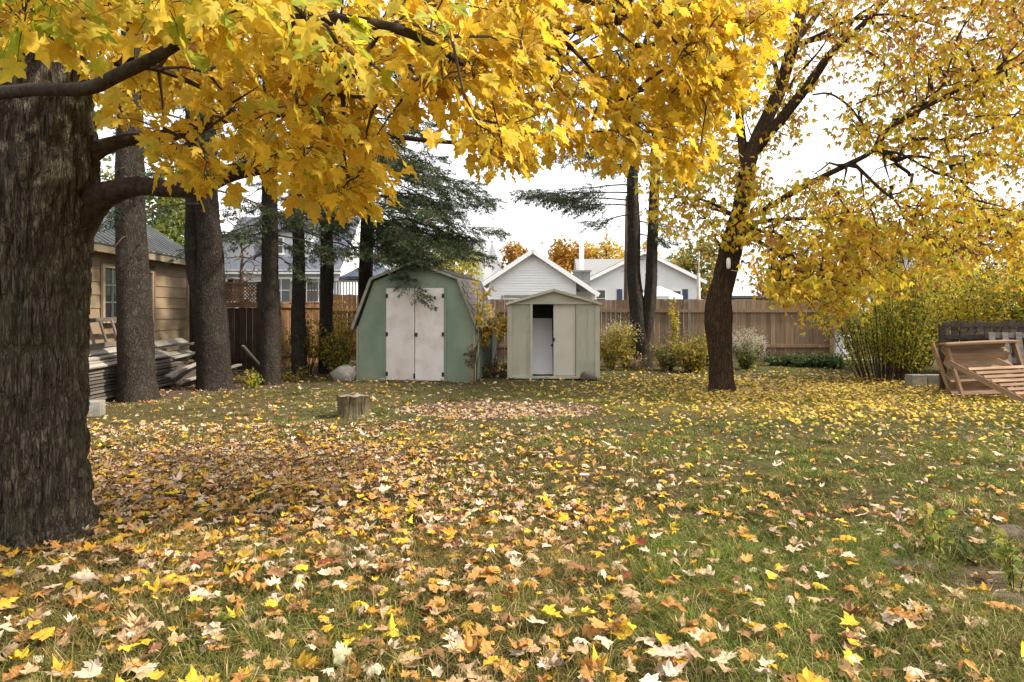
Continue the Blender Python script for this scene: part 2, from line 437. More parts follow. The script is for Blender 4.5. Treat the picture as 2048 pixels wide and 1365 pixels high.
M['cedar'] = mk('cedar', [(0.3, (0.17, 0.098, 0.055)), (0.7, (0.33, 0.215, 0.13))], 5, 0.8, (0.6, 5, 5), bump=0.2, bscale=30, rnd=0.25, stain=((0.35, 0.25, 0.17), 3, 0.5))
M['vinyl'] = mk('white_vinyl', [(0.3, (0.70, 0.70, 0.71)), (0.7, (0.78, 0.78, 0.79))], 1, 0.55, rnd=0.02)
M['vinyl_grey'] = mk('grey_vinyl', [(0.3, (0.46, 0.48, 0.52)), (0.7, (0.53, 0.55, 0.59))], 1, 0.6)
M['white_trim'] = mk('white_trim', [(0.3, (0.78, 0.78, 0.78)), (0.7, (0.84, 0.84, 0.84))], 2, 0.5)
M['roof_blue'] = mk('roof_blue', [(0.3, (0.075, 0.085, 0.11)), (0.7, (0.13, 0.145, 0.18))], 12, 0.9, rnd=0.05)
M['roof_grey'] = mk('roof_grey', [(0.3, (0.20, 0.20, 0.205)), (0.7, (0.29, 0.29, 0.295))], 12, 0.9)
M['shutter'] = mk('shutter_blue', [(0.3, (0.04, 0.06, 0.105)), (0.7, (0.07, 0.095, 0.15))], 12, 0.6)
M['glass'] = mk('window_glass', [(0.3, (0.03, 0.034, 0.036)), (0.7, (0.05, 0.055, 0.06))], 2, 0.08, spec=0.6)
M['block'] = mk('chimney_block', [(0.3, (0.17, 0.17, 0.165)), (0.7, (0.30, 0.30, 0.29))], 16, 0.95, rnd=0.15)
M['canvas_navy'] = mk('canvas_navy', [(0.3, (0.05, 0.06, 0.085)), (0.7, (0.085, 0.10, 0.135))], 3, 0.9)
M['canvas_white'] = mk('canvas_white', [(0.3, (0.72, 0.71, 0.70)), (0.7, (0.80, 0.80, 0.79))], 3, 0.9)
M['pole_brown'] = mk('pole_brown', [(0.3, (0.065, 0.045, 0.033)), (0.7, (0.13, 0.095, 0.07))], 8, 0.9, (5, 5, 0.5))
M['pole_grey'] = mk('pole_grey', [(0.3, (0.30, 0.29, 0.26)), (0.7, (0.42, 0.40, 0.36))], 8, 0.8)
M['cord'] = mk('cord_white', [(0.3, (0.50, 0.47, 0.42)), (0.7, (0.6, 0.57, 0.52))], 8, 0.7)
M['deadstalk'] = mk('dead_stalk', [(0.3, (0.20, 0.15, 0.09)), (0.7, (0.34, 0.27, 0.18))], 8, 0.9, world=True)

# ground: earth, thatch and moss, patches chosen by noise, a sunlit pool painted into the colour
def ground_mat():
    m, n, l = nodes('ground')
    out = n.new('ShaderNodeOutputMaterial'); b = n.new('ShaderNodeBsdfPrincipled'); b.inputs['Roughness'].default_value = 0.95
    b.inputs['Specular IOR Level'].default_value = 0.1
    l.new(b.outputs[0], out.inputs[0])
    at = n.new('ShaderNodeAttribute'); at.attribute_name = 'Col'
    g = n.new('ShaderNodeNewGeometry')
    t = n.new('ShaderNodeTexNoise'); t.inputs['Scale'].default_value = 30; t.inputs['Detail'].default_value = 8; t.inputs['Roughness'].default_value = 0.7
    l.new(g.outputs['Position'], t.inputs['Vector'])
    mr = n.new('ShaderNodeMapRange'); mr.inputs[1].default_value = 0.3; mr.inputs[2].default_value = 0.75; mr.inputs[3].default_value = 0.45; mr.inputs[4].default_value = 1.5
    l.new(t.outputs['Fac'], mr.inputs[0])
    vm = n.new('ShaderNodeVectorMath'); vm.operation = 'SCALE'
    l.new(at.outputs['Color'], vm.inputs[0]); l.new(mr.outputs[0], vm.inputs['Scale']); l.new(vm.outputs[0], b.inputs['Base Color'])
    bp = n.new('ShaderNodeBump'); bp.inputs['Strength'].default_value = 0.8; bp.inputs['Distance'].default_value = 0.03
    l.new(t.outputs['Fac'], bp.inputs['Height']); l.new(bp.outputs[0], b.inputs['Normal'])
    return m
M['ground'] = ground_mat()

# ------------------------------------------------------------------ ground
def ell(x, y, cx, cy, rx, ry):
    return np.sqrt(((x - cx) / rx) ** 2 + ((y - cy) / ry) ** 2)

def pit_mask(x, y):                                     # shallow leaf-filled hollow in front of the sheds
    e = ell(x, y, -0.2, 10.6, 1.55, 1.05) + (n2(x, y, 1.7, 3) - 0.5) * 0.25
    return np.clip((1.05 - e) / 0.12, 0, 1)

def dirt_mask(x, y):                                    # worn earth under the maple
    e = ell(x, y, -2.3, 6.9, 2.3, 1.35) + (n2(x, y, 1.3, 5) - 0.5) * 0.9
    e2 = ell(x, y, 2.9, 3.7, 0.7, 0.4) + (n2(x, y, 2.3, 8) - 0.5) * 0.8
    e3 = ell(x, y, -6.8, 14.0, 2.2, 3.2) + (n2(x, y, 1.3, 15) - 0.5) * 0.7
    return np.clip((1.0 - np.minimum(np.minimum(e, e2), e3)) / 0.35, 0, 1)

def ground_h(x, y):
    x = np.asarray(x, float); y = np.asarray(y, float)
    h = (n2(x, y, 0.45, 1) - 0.5) * 0.07 + (n2(x, y, 1.6, 2) - 0.5) * 0.04 + (n2(x, y, 4.2, 6) - 0.5) * 0.055 * np.clip((7.5 - y) / 3, 0.25, 1)
    fade = np.clip((24 - y) / 6, 0, 1)
    h = h * fade - 0.025 * pit_mask(x, y)
    return h

def build_ground():
    xs = np.concatenate([[-600, -250, -100, -50, -30, -20], np.arange(-14, -5, 0.35), np.arange(-5, 5, 0.09), np.arange(5, 14.01, 0.35), [20, 30, 50, 100, 250, 600]])
    ys = np.concatenate([[-60, -30, -12], np.arange(-6, 2, 0.5), np.arange(2, 13, 0.09), np.arange(13, 24.01, 0.35), [30, 40, 60, 100, 180, 350, 900]])
    X, Y = np.meshgrid(xs, ys)
    x, y = X.ravel(), Y.ravel()
    V = np.stack([x, y, ground_h(x, y)], 1)
    nx, ny = len(xs), len(ys)
    i = (np.arange(ny - 1)[:, None] * nx + np.arange(nx - 1)[None]).ravel()
    F = np.stack([i, i + 1, i + nx + 1, i + nx], 1)
    d = np.maximum(dirt_mask(x, y), pit_mask(x, y))[:, None]
    a = n2(x, y, 0.6, 4)[:, None]
    grass = np.array([0.050, 0.046, 0.018]) * (1 - a) + np.array([0.10, 0.078, 0.034]) * a
    sunny = np.clip(1 - ell(x, y, 4.8, 12.0, 4.8, 2.6), 0, 1)[:, None] * 1.6  # pool of sunlight painted into the ground colour around the second tree
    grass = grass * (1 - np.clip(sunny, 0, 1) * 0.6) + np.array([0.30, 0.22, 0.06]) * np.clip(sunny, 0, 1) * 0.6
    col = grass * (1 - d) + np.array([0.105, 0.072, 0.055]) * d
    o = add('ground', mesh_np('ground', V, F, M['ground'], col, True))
    tag(o, 'lawn ground of grass and bare earth across the back yard', kind='structure')
build_ground()

def gz(x, y):
    return float(ground_h(np.array([x]), np.array([y]))[0])

# ------------------------------------------------------------------ window helper (faces local -Y)
def window(parent, cx, z0, wd, ht, y, frame, sash, cols=2, rows=3, fw=0.07):
    wn_ = prism('window', [(cx - wd / 2, z0), (cx + wd / 2, z0), (cx + wd / 2, z0 + ht), (cx - wd / 2, z0 + ht)], y - 0.012, y + 0.02, M['glass'], parent)
    for s in (-1, 1):
        box('frame', (cx + s * (wd / 2 + fw / 2 - 0.004), y - 0.028, z0 + ht / 2), (fw, 0.05, ht + 2 * fw - 0.008), frame, wn_)
    box('frame', (cx, y - 0.026, z0 + ht + fw / 2 - 0.004), (wd - 0.01, 0.05, fw), frame, wn_)
    box('sill', (cx, y - 0.04, z0 - fw / 2 + 0.004), (wd - 0.01, 0.08, fw), frame, wn_)
    for i in range(1, cols):
        box('muntin', (cx - wd / 2 + wd * i / cols, y - 0.022, z0 + ht / 2), (0.03, 0.02, ht - 0.012), sash, wn_)
    for j in range(1, rows):
        box('muntin', (cx, y - 0.020, z0 + ht * j / rows), (wd - 0.012, 0.02, 0.03), sash, wn_)
    return wn_

# ------------------------------------------------------------------ tan garage on the left, its long wall receding
GL = 6.9
g = thing('garage', 'tan lap-sided garage with ribbed metal roof behind the plank pile', 'garage', (-7.35, 9.8, 0), math.atan2(6.9, -0.38))
prism('wall', [(0, 0), (GL, 0), (GL, 2.72), (0, 2.72)], 0.03, 0.18, M['tan_siding'], g)
prism('end_wall', [(0.031, 0), (5.2, 0), (5.2, 2.72), (2.62, 4.4), (0.031, 2.72)], -0.075, 0.075, M['tan_siding'], g, (GL - 0.08, 0.03, 0), (0, 0, math.pi / 2))
WX0, WX1, WZ0, WZ1 = 3.05, 4.95, 1.32, 2.28
for k in range(11):
    z = 0.1 + k * 0.24
    if z + 0.24 > WZ0 - 0.08 and z < WZ1 + 0.08:
        spans = [(0, WX0 - 0.08), (WX1 + 0.08, GL - 0.06)]
    else:
        spans = [(0, GL - 0.06)]
    for a, b in spans:
        box('siding_board', ((a + b) / 2, 0.012, z + 0.12), (b - a, 0.016, 0.255), M['tan_siding'], g, (math.radians(-4.0), 0, 0))
box('corner_board', (GL - 0.03, 0.0, 1.37), (0.09, 0.06, 2.7), M['tan_trim'], g)
window(g, (WX0 + WX1) / 2, WZ0, WX1 - WX0, WZ1 - WZ0, 0.0, M['tan_trim'], M['sash'], 6, 3)
box('window_board', (WX1 + 0.12, -0.02, 1.85), (0.07, 0.05, 1.15), M['brown_trim'], g)
sl = math.atan2(1.75, 2.75)
RW = 3.35
roof = prism('roof', [(-0.3, -0.02), (GL + 0.22, -0.02), (GL + 0.22, 0.02), (-0.3, 0.02)], 0, RW, M['roof_metal'], g, (0, -0.28, 2.66), (sl, 0, 0))
for k in range(31):
    box('roof_rib', (-0.24 + k * 0.243, RW / 2, 0.034), (0.05, RW - 0.01, 0.03), M['roof_metal'], roof)
prism('roof', [(-0.3, -0.02), (GL + 0.22, -0.02), (GL + 0.22, 0.02), (-0.3, 0.02)], -RW, 0, M['roof_metal'], g, (0, 5.48, 2.70), (-sl, 0, 0))
box('fascia', (GL / 2, -0.25, 2.60), (GL + 0.45, 0.03, 0.16), M['tan_trim'], g)
box('soffit', (GL / 2, -0.11, 2.665), (GL + 0.4, 0.24, 0.02), M['tan_trim'], g)
bar('rake_board', (GL + 0.20, -0.22, 2.58), (GL + 0.20, 2.6, 2.58 + 2.82 * math.tan(sl)), 0.03, 0.15, M['tan_trim'], g)

# ------------------------------------------------------------------ green gambrel shed
sh = thing('barn_shed', 'green gambrel-roofed wooden shed with white double doors', 'shed', (-2.02, 14.62, 0), math.radians(-8))
G = [(-1.24, 0.0), (1.24, 0.0), (1.24, 1.18), (0.9, 2.1), (0.0, 2.44), (-0.9, 2.1), (-1.24, 1.18)]
prism('front_wall', G, 0.0, 0.05, M['green_paint'], sh)
prism('back_wall', G, 2.35, 2.40, M['green_paint'], sh)
for s in (-1, 1):
    prism('side_wall', [(s * 1.19, 0.02), (s * 1.236, 0.02), (s * 1.236, 1.18), (s * 1.19, 1.18)] if s > 0 else
          [(-1.236, 0.02), (-1.19, 0.02), (-1.19, 1.18), (-1.236, 1.18)], 0.055, 2.345, M['green_paint'], sh)
for k in range(9):
    box('batten', (1.246, 0.16 + k * 0.255, 0.60), (0.018, 0.04, 1.14), M['green_paint'], sh)
box('corner_post', (1.255, 0.02, 0.58), (0.035, 0.09, 1.14), M['trim'], sh)
box('corner_post', (-1.255, 0.02, 0.58), (0.035, 0.09, 1.14), M['trim'], sh)
box('downspout', (1.30, 2.30, 0.55), (0.11, 0.10, 1.0), M['white_trim'], sh)
box('base_sill', (0, 1.2, 0.02), (2.42, 2.3, 0.10), M['fence_dark'], sh)
# roof: four slopes as panels; shingles are laid on the slopes that face the yard
def slope(p, q, name='roof_panel'):
    p = Vector((p[0], 0, p[1])); q = Vector((q[0], 0, q[1]))
    d = (q - p).normalized(); nrm = Vector((-d.z, 0, d.x))
    if nrm.z < 0: nrm = -nrm
    a, b = p, q
    V = []
    for y in (-0.10, 2.5):
        for pt in (a, b, b + nrm * 0.03, a + nrm * 0.03): V.append((pt.x, y, pt.z))
    F = [(0, 1, 2, 3), (7, 6, 5, 4), (0, 4, 5, 1), (1, 5, 6, 2), (2, 6, 7, 3), (3, 7, 4, 0)]
    me = bpy.data.meshes.new(name); me.from_pydata(V, [], F); me.materials.append(M['shingle']); me.update()
    return add(name, me, sh), p, q, nrm, d
E = [(1.34, 1.10), (0.93, 2.145), (0.0, 2.49), (-0.93, 2.145), (-1.34, 1.10)]
for k in range(4):
    pan, p, q, nrm, d = slope(E[k], E[k + 1])
    if k >= 2: continue
    L = (q - p).length; rows = int(L / 0.13)
    me = box_me(0.15, 0.285, 0.010, M['shingle'])
    for r in range(rows):
        off = 0.145 if r % 2 else 0
        for c in range(9):
            y = -0.02 + c * 0.29 - off + 0.03
            if y > 2.42 or y < -0.02: continue
            o = add('shingle', me, pan)
            cpt = p + d * (r * 0.13 + 0.085) + nrm * (0.040 + 0.003 * (c % 2))
            Mx = Matrix((d, Vector((0, 1, 0)), d.cross(Vector((0, 1, 0))))).transposed()
            tilt = Matrix.Rotation(-0.06, 3, 'Y')
            Mm = (Mx @ tilt).to_4x4(); Mm.translation = (cpt.x, y, cpt.z)
            o.matrix_local = Mm
for k in range(4):
    a, b = E[k], E[k + 1]
    bar('rake_board', (a[0], -0.115, a[1]), (b[0], -0.115, b[1]), 0.025, 0.055, M['trim'], sh)
# doors
for s in (-1, 1):
    cx = s * 0.312
    d = box('door', (cx, -0.022, 0.99), (0.608, 0.035, 1.92), M['white_paint'], sh)
    for z in (-0.83, 0.0, 0.80):
        box('hinge', (s * 0.290, -0.026, z), (0.045, 0.018, 0.085), M['black_iron'], d)
box('latch', (0.03, -0.052, 0.98), (0.055, 0.025, 0.075), M['black_iron'], sh)
box('foot_bolt', (-0.012, -0.05, 0.12), (0.03, 0.022, 0.10), M['black_iron'], sh)
for s in (-1, 1):
    box('door_trim', (s * 0.645, -0.012, 0.99), (0.05, 0.02, 1.96), M['green_paint'], sh)
box('door_trim', (0, -0.012, 1.975), (1.236, 0.02, 0.045), M['green_paint'], sh)

# ------------------------------------------------------------------ small metal shed
ms = thing('metal_shed', 'small beige metal garden shed with one sliding door open', 'shed', (0.89, 15.0, 0), math.radians(-1.5))
W2 = 0.93
EZ = 1.66
for a, b in ((-W2, -0.49), (0.475, W2)):
    prism('front_panel', [(a, 0.05), (b, 0.05), (b, EZ), (a, EZ)], 0, 0.02, M['shed_metal'], ms)
for x in (-0.565, 0.50, 0.72):
    box('panel_rib', (x, -0.005, 0.86), (0.016, 0.012, 1.56), M['shed_metal'], ms)
for s in (-1, 1):
    box('corner_post', (s * (W2 + 0.008), 0.0, 0.85), (0.10, 0.06, 1.63), M['shed_metal'], ms)
    prism('side_wall', [(0.05, 0.05), (1.6, 0.05), (1.6, EZ), (0.05, EZ)], -0.01, 0.01, M['shed_metal'], ms, (s * (W2 - 0.01), 0, 0), (0, 0, math.pi / 2))
for k in range(6):
    box('panel_rib', (W2 + 0.004, 0.2 + k * 0.25, 0.86), (0.014, 0.04, 1.56), M['shed_metal'], ms)
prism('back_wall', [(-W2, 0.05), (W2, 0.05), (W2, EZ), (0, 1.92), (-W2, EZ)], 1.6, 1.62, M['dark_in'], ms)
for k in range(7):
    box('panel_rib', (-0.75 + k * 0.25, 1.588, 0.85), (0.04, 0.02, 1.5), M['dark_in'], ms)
prism('gable', [(-W2 - 0.03, EZ), (W2 + 0.03, EZ), (0.0, 1.915)], -0.012, 0.03, M['shed_metal'], ms)
box('header_rail', (0, -0.024, EZ - 0.015), (2 * W2 + 0.02, 0.05, 0.05), M['shed_metal'], ms)
box('door_track', (0, -0.03, 0.055), (2 * W2, 0.06, 0.05), M['shed_metal'], ms)
box('jamb', (-0.475, -0.022, 0.86), (0.05, 0.04, 1.55), M['shed_metal'], ms)
d = box('door', (0.235, 0.045, 0.86), (0.47, 0.018, 1.55), M['shed_door'], ms)
box('door_edge', (0.21, -0.016, 0), (0.035, 0.012, 1.53), M['shed_door'], d)
box('handle', (-0.235, -0.022, 0.0), (0.05, 0.03, 0.075), M['black_iron'], d)
box('latch_tab', (-0.26, 0.015, -0.13), (0.06, 0.02, 0.05), M['black_iron'], d, (0, 0.5, 0))
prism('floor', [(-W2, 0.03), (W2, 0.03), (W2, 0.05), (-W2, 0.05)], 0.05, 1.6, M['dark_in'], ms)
rs = math.atan2(0.27, W2 + 0.02)
for s in (-1, 1):
    prism('roof_panel', [(0, 0), (s * 1.045, 0), (s * 1.045, 0.022), (0, 0.022)] if s > 0 else [(-1.045, 0), (0, 0), (0, 0.022), (-1.045, 0.022)],
          -0.10, 1.72, M['shed_roof'], ms, (0, 0, 1.925), (0, s * rs, 0))
    bar('rake_trim', (0.002 * s, -0.11, 1.915), (s * 1.02, -0.11, 1.915 - 1.02 * math.tan(rs)), 0.02, 0.05, M['shed_metal'], ms)
sheet = box('panel_sheet', (0.89 - 0.24, 15.62, 0.69), (0.50, 0.02, 1.28), M['white_sheet'], None, (math.radians(-16), 0, 0))
tag(sheet, 'white sheet leaning inside the open metal shed doorway', 'panel')
rk = thing('rubble_stone', 'dark lump of stone at the metal shed corner', 'stone', (1.68, 14.75, 0))

def rock(name, c, r, mat, parent=None, seed=0, sub=14):
    th = np.linspace(0, 2 * np.pi, sub, endpoint=False); ph = np.linspace(0, np.pi, sub // 2 + 1)[1:-1]
    V = [np.array([[0, 0, 1.0]])]
    for p in ph: V.append(np.stack([np.sin(p) * np.cos(th), np.sin(p) * np.sin(th), np.full(sub, np.cos(p))], 1))
    V.append(np.array([[0, 0, -1.0]])); V = np.concatenate(V)
    V = V * (0.72 + 0.56 * vnoise(V * 1.7 + seed * 7.3, seed))[:, None] * np.array(r)
    F = []
    n = len(ph)
    for j in range(sub): F.append((0, 1 + j, 1 + (j + 1) % sub))
    for i in range(n - 1):
        for j in range(sub):
            a, b = 1 + i * sub + j, 1 + i * sub + (j + 1) % sub
            F += [(a, a + sub, b + sub), (a, b + sub, b)]
    e = len(V) - 1
    for j in range(sub): F.append((e, e - sub + (j + 1) % sub, e - sub + j))
    o = add(name, mesh_np(name, V, np.array(F), mat, None, True), parent, c)
    return o
bpy.data.objects.remove(rk)
tag(rock('rubble_stone', (1.62, 14.78, 0.07), (0.18, 0.11, 0.12), M['stone'], None, 4), 'dark lump of stone at the metal shed corner', 'stone')

# ------------------------------------------------------------------ fences
def fence(root, A, B, h, mat, bw=0.138, rails=(), zb=0.04, rail_mat=None, posts=True, hj=0.012, group=None, rail_h=0.09):
    """vertical boards from A to B (x,y) in world space under an unrotated Empty; rails face the yard"""
    A, B = np.array(A, float), np.array(B, float); L = np.linalg.norm(B - A); u = (B - A) / L
    nrm = np.array([u[1], -u[0]]); ang = math.atan2(u[1], u[0]); o0 = np.array(root.location)[:2]
    n = int(L / bw); bw = L / n
    me = {}
    for i in range(n):
        hh = h + random.choice((-1, 0, 0, 1)) * hj
        c = A + u * bw * (i + 0.5) - nrm * random.uniform(0, 0.004) - o0
        box('board', (c[0], c[1], (zb + hh) / 2), (bw - 0.008, 0.018, hh - zb), mat, root, (0, 0, ang + random.uniform(-0.012, 0.012)))
    for z in rails:
        c = (A + B) / 2 + nrm * 0.035 - o0
        box('rail', (c[0], c[1], z), (L, 0.04, rail_h), rail_mat or mat, root, (0, 0, ang))
    if posts:
        m = max(1, int(round(L / 2.4)))
        for i in range(m + 1):
            c = A + u * L * i / m - nrm * 0.06 - o0
            box('post', (c[0], c[1], (h - 0.06) / 2), (0.09, 0.09, h - 0.06), rail_mat or mat, root, (0, 0, ang))

f1 = thing('lattice_fence', 'dark board fence topped with cedar lattice beside the tan garage', 'fence', (-7.0, 17.0, 0))
fence(f1, (-7.75, 17.0), (-6.16, 17.0), 1.55, M['fence_dark'], rails=(0.3,), posts=False)
for z, hgt in ((2.145, 0.05), (1.62, 0.13)):
    box('rail', (0.05, -0.02, z), (1.60, 0.06, hgt), M['lattice'], f1)
for x in (-0.78, 0.86):
    box('post', (x, 0.0, 1.09), (0.10, 0.10, 2.18), M['fence_dark'], f1)
lg = Geo()
for s in (-1, 1):
    for k in np.arange(-0.5, 1.62, 0.085):
        # strip clipped to the lattice band
        x0, z0 = (-0.73 + k, 0.0) if s > 0 else (-0.73 + k + 0.44, 0.0)
        t0, t1 = 0.0, 0.44
        xa, xb = x0 + s * t0, x0 + s * t1
        lo, hi = -0.73, 0.81
        ta, tb = 0.0, 0.44
        if s > 0: ta = max(ta, lo - x0); tb = min(tb, hi - x0)
        else: ta = max(ta, x0 - hi); tb = min(tb, x0 - lo)
        if tb - ta < 0.03: continue
        a = np.array([x0 + s * ta, 0.005 * s, 1.685 + ta]); b = np.array([x0 + s * tb, 0.005 * s, 1.685 + tb])
        dv = (b - a) / np.linalg.norm(b - a); sv = np.array([-dv[2], 0, dv[0]]) * 0.015; yv = np.array([0, 0.0045, 0])
        V = [a - sv - yv, b - sv - yv, b + sv - yv, a + sv - yv, a - sv + yv, b - sv + yv, b + sv + yv, a + sv + yv]
        q = [(0, 1, 2, 3), (7, 6, 5, 4), (0, 4, 5, 1), (2, 6, 7, 3), (1, 5, 6, 2), (0, 3, 7, 4)]
        lg.put(np.array(V) + np.array([-7.0, 17.0, 0]), [t for f in q for t in ((f[0], f[1], f[2]), (f[0], f[2], f[3]))])
lg.obj('lattice', M['lattice'], f1, kind='stuff')

f2 = thing('cedar_fence', 'short orange cedar fence run with a flat cap behind the spruces', 'fence', (-5.6, 18.5, 0))
fence(f2, (-6.05, 17.15), (-5.22, 19.9), 1.66, M['fence_cedar'], rails=(0.35,), posts=True)
uu = np.array([-5.22 + 6.05, 19.9 - 17.15]); aa = math.atan2(uu[1], uu[0])
box('cap_rail', (-5.635 + 5.6, 18.525 - 18.5, 1.70), (np.linalg.norm(uu) + 0.1, 0.16, 0.04), M['fence_cedar'], f2, (0, 0, aa))
box('rail', (-5.635 + 5.6 + 0.05, 18.525 - 18.5, 1.60), (np.linalg.norm(uu), 0.04, 0.10), M['fence_cedar'], f2, (0, 0, aa))
f3 = thing('red_cedar_fence', 'reddish upright board fence between the spruces and green shed', 'fence', (-4.0, 20.1, 0))
fence(f3, (-5.15, 20.1), (-2.8, 20.1), 1.93, M['fence_cedar'], rails=(0.4, 1.5))
f4 = thing('board_fence', 'long weathered brown board fence across the back of the yard', 'fence', (3.0, 20.0, 0))
fence(f4, (-2.7, 20.0), (9.05, 20.0), 1.79, M['fence_brown'], rails=(0.47, 1.47))
box('end_post', (6.10, -0.03, 0.92), (0.11, 0.11, 1.86), M['fence_brown'], f4)
box('trim_board', (2.05 + 0.02, -0.03, 0.95), (0.05, 0.025, 1.7), M['trim'], f4)

# ------------------------------------------------------------------ neighbours' houses
hl = thing('cape_house', 'white cape house, front greyed as shade, with blue-grey roof and dormer behind the spruces', 'house', (-11.3, 34.0, 0))
HW = 2.95; HD = 9.0; HE = 3.5; HR = 6.5
prism('front_wall', [(-HW - 0.4, 0), (HW, 0), (HW, HE), (-HW - 0.4, HE)], 0, 0.15, M['vinyl_grey'], hl)  # shade painted in: front and dormer walls greyer than the lit gable
prism('gable_wall', [(0.16, 0), (HD, 0), (HD, HE), (HD / 2, HR - 0.1), (0.16, HE + 0.05)], -0.08, 0.08, M['vinyl'], hl, (HW - 0.09, 0, 0), (0, 0, math.pi / 2))
prism('gable_wall', [(0.16, 0), (HD, 0), (HD, HE), (HD / 2, HR - 0.1), (0.16, HE + 0.05)], -0.08, 0.08, M['vinyl'], hl, (-HW - 0.3, 0, 0), (0, 0, math.pi / 2))
rl = math.hypot(HD / 2 + 0.35, HR - HE + 0.23); ra = math.atan2(HR - HE + 0.23, HD / 2 + 0.35)
rf = prism('roof', [(-HW - 0.6, 0), (HW + 0.1, 0), (HW + 0.1, 0.12), (-HW - 0.6, 0.12)], 0, rl, M['roof_blue'], hl, (0, -0.35, HE - 0.23), (ra, 0, 0))
prism('roof', [(-HW - 0.6, 0), (HW + 0.1, 0), (HW + 0.1, 0.12), (-HW - 0.6, 0.12)], -rl, 0, M['roof_blue'], hl, (0, HD + 0.35, HE - 0.23), (-ra, 0, 0))
box('fascia', (-0.25, -0.36, HE - 0.18), (2 * HW + 0.7, 0.05, 0.2), M['white_trim'], hl)
bar('rake_board', (HW + 0.13, -0.33, HE - 0.2), (HW + 0.13, HD / 2, HR + 0.02), 0.05, 0.22, M['white_trim'], hl)
bar('rake_board', (HW + 0.13, HD + 0.33, HE - 0.2), (HW + 0.13, HD / 2, HR + 0.02), 0.05, 0.22, M['white_trim'], hl)
dm = prism('dormer', [(-0.9, 3.95), (1.3, 3.95), (1.3, 5.35), (-0.9, 5.35)], 0.7, 3.4, M['vinyl_grey'], hl)
prism('dormer_roof', [(-1.05, 5.352), (1.45, 5.352), (1.45, 5.5), (-1.05, 5.5)], 0.5, 3.9, M['roof_blue'], dm)
window(dm, 0.75, 4.3, 0.5, 0.75, 0.69, M['white_trim'], M['white_trim'], 1, 2, 0.09)
window(dm, -0.3, 4.3, 0.5, 0.75, 0.69, M['white_trim'], M['white_trim'], 1, 2, 0.09)
dm2 = prism('dormer', [(-3.1, 3.95), (-1.5, 3.95), (-1.5, 5.1), (-3.1, 5.1)], 0.7, 3.2, M['vinyl_grey'], hl)
prism('dormer_roof', [(-3.2, 5.102), (-1.4, 5.102), (-1.4, 5.24), (-3.2, 5.24)], 0.5, 3.6, M['roof_blue'], dm2)
for x, wdt in ((-2.2, 1.0), (0.1, 0.9), (1.9, 1.1)):
    window(hl, x, 1.9, wdt, 1.1, -0.01, M['white_trim'], M['white_trim'], 2, 2, 0.09)
window_g = prism('window', [(0, 0), (0.7, 0), (0.7, 1.0), (0, 1.0)], 0, 0.03, M['glass'], hl, (HW + 0.0, 5.0, 3.6), (0, 0, math.pi / 2))
box('frame', (0.35, -0.012, 1.04), (0.86, 0.05, 0.08), M['white_trim'], window_g)
po = prism('porch_roof', [(-HW - 1.9, 2.85), (-HW + 0.6, 2.85), (-HW + 0.6, 2.95), (-HW - 0.6, 3.45), (-HW - 1.9, 3.2)], -2.2, -0.4, M['roof_blue'], hl)
prism('porch_wall', [(-HW - 1.8, 0), (-HW + 0.5, 0), (-HW + 0.5, 2.85), (-HW - 1.8, 2.85)], -2.0, -0.41, M['vinyl'], hl)

# deck with railing behind the fence
dk = thing('deck_railing', 'raised wooden deck with thin balustrade behind the cedar fence', 'deck', (-6.2, 24.0, 0))
box('deck_floor', (0, 0.9, 1.45), (2.8, 2.0, 0.12), M['fence_brown'], dk)
box('top_rail', (0, 0, 2.47), (2.8, 0.12, 0.06), M['trim'], dk)
box('bottom_rail', (0, 0, 1.66), (2.8, 0.05, 0.06), M['trim'], dk)
for x in (-1.36, 0.0, 1.36): box('post', (x, 0.015, 1.235), (0.11, 0.11, 2.41), M['trim'], dk)
for k in range(26):
    x = -1.27 + k * 0.1
    if abs(x) > 0.07: box('baluster', (x, 0, 2.065), (0.03, 0.03, 0.75), M['pole_brown'], dk)

def umbrella(label, c, r, zt, zb, mat, n=8):
    u = thing('patio_umbrella', label, 'umbrella', (c[0], c[1], 0), 0.2)
    me_v = [(0, 0, zt)] + [(r * math.cos(2 * math.pi * k / n), r * math.sin(2 * math.pi * k / n), zb) for k in range(n)]
    for k in range(n):
        a, b = me_v[1 + k], me_v[1 + (k + 1) % n]
        V = np.array([me_v[0], a, b, (b[0], b[1], zb - 0.12), (a[0], a[1], zb - 0.12)])
        add('canopy_panel', mesh_np('canopy_panel', V, np.array([(0, 1, 2), (1, 4, 3), (1, 3, 2)]), mat), u)
    V, F = tube([(0, 0, 0), (0, 0, zt + 0.05)], [0.03, 0.025], 8)
    add('pole', mesh_np('pole', V, F, M['pole_grey']), u)
    V, F = tube([(0, 0, 0), (0, 0, 0.06), (0, 0, 0.10)], [0.28, 0.28, 0.06], 16)
    add('base', mesh_np('base', V, F, M['black_iron']), u)
    return u
umbrella('dark navy patio umbrella open above the neighbours deck', P(745, 560, 26.5)[:2], 1.25, 3.35, 2.72, M['canvas_navy'])
umbrella('white patio umbrella open before the house with blue shutters', P(1318, 590, 27)[:2], 0.95, 2.42, 2.02, M['canvas_white'])

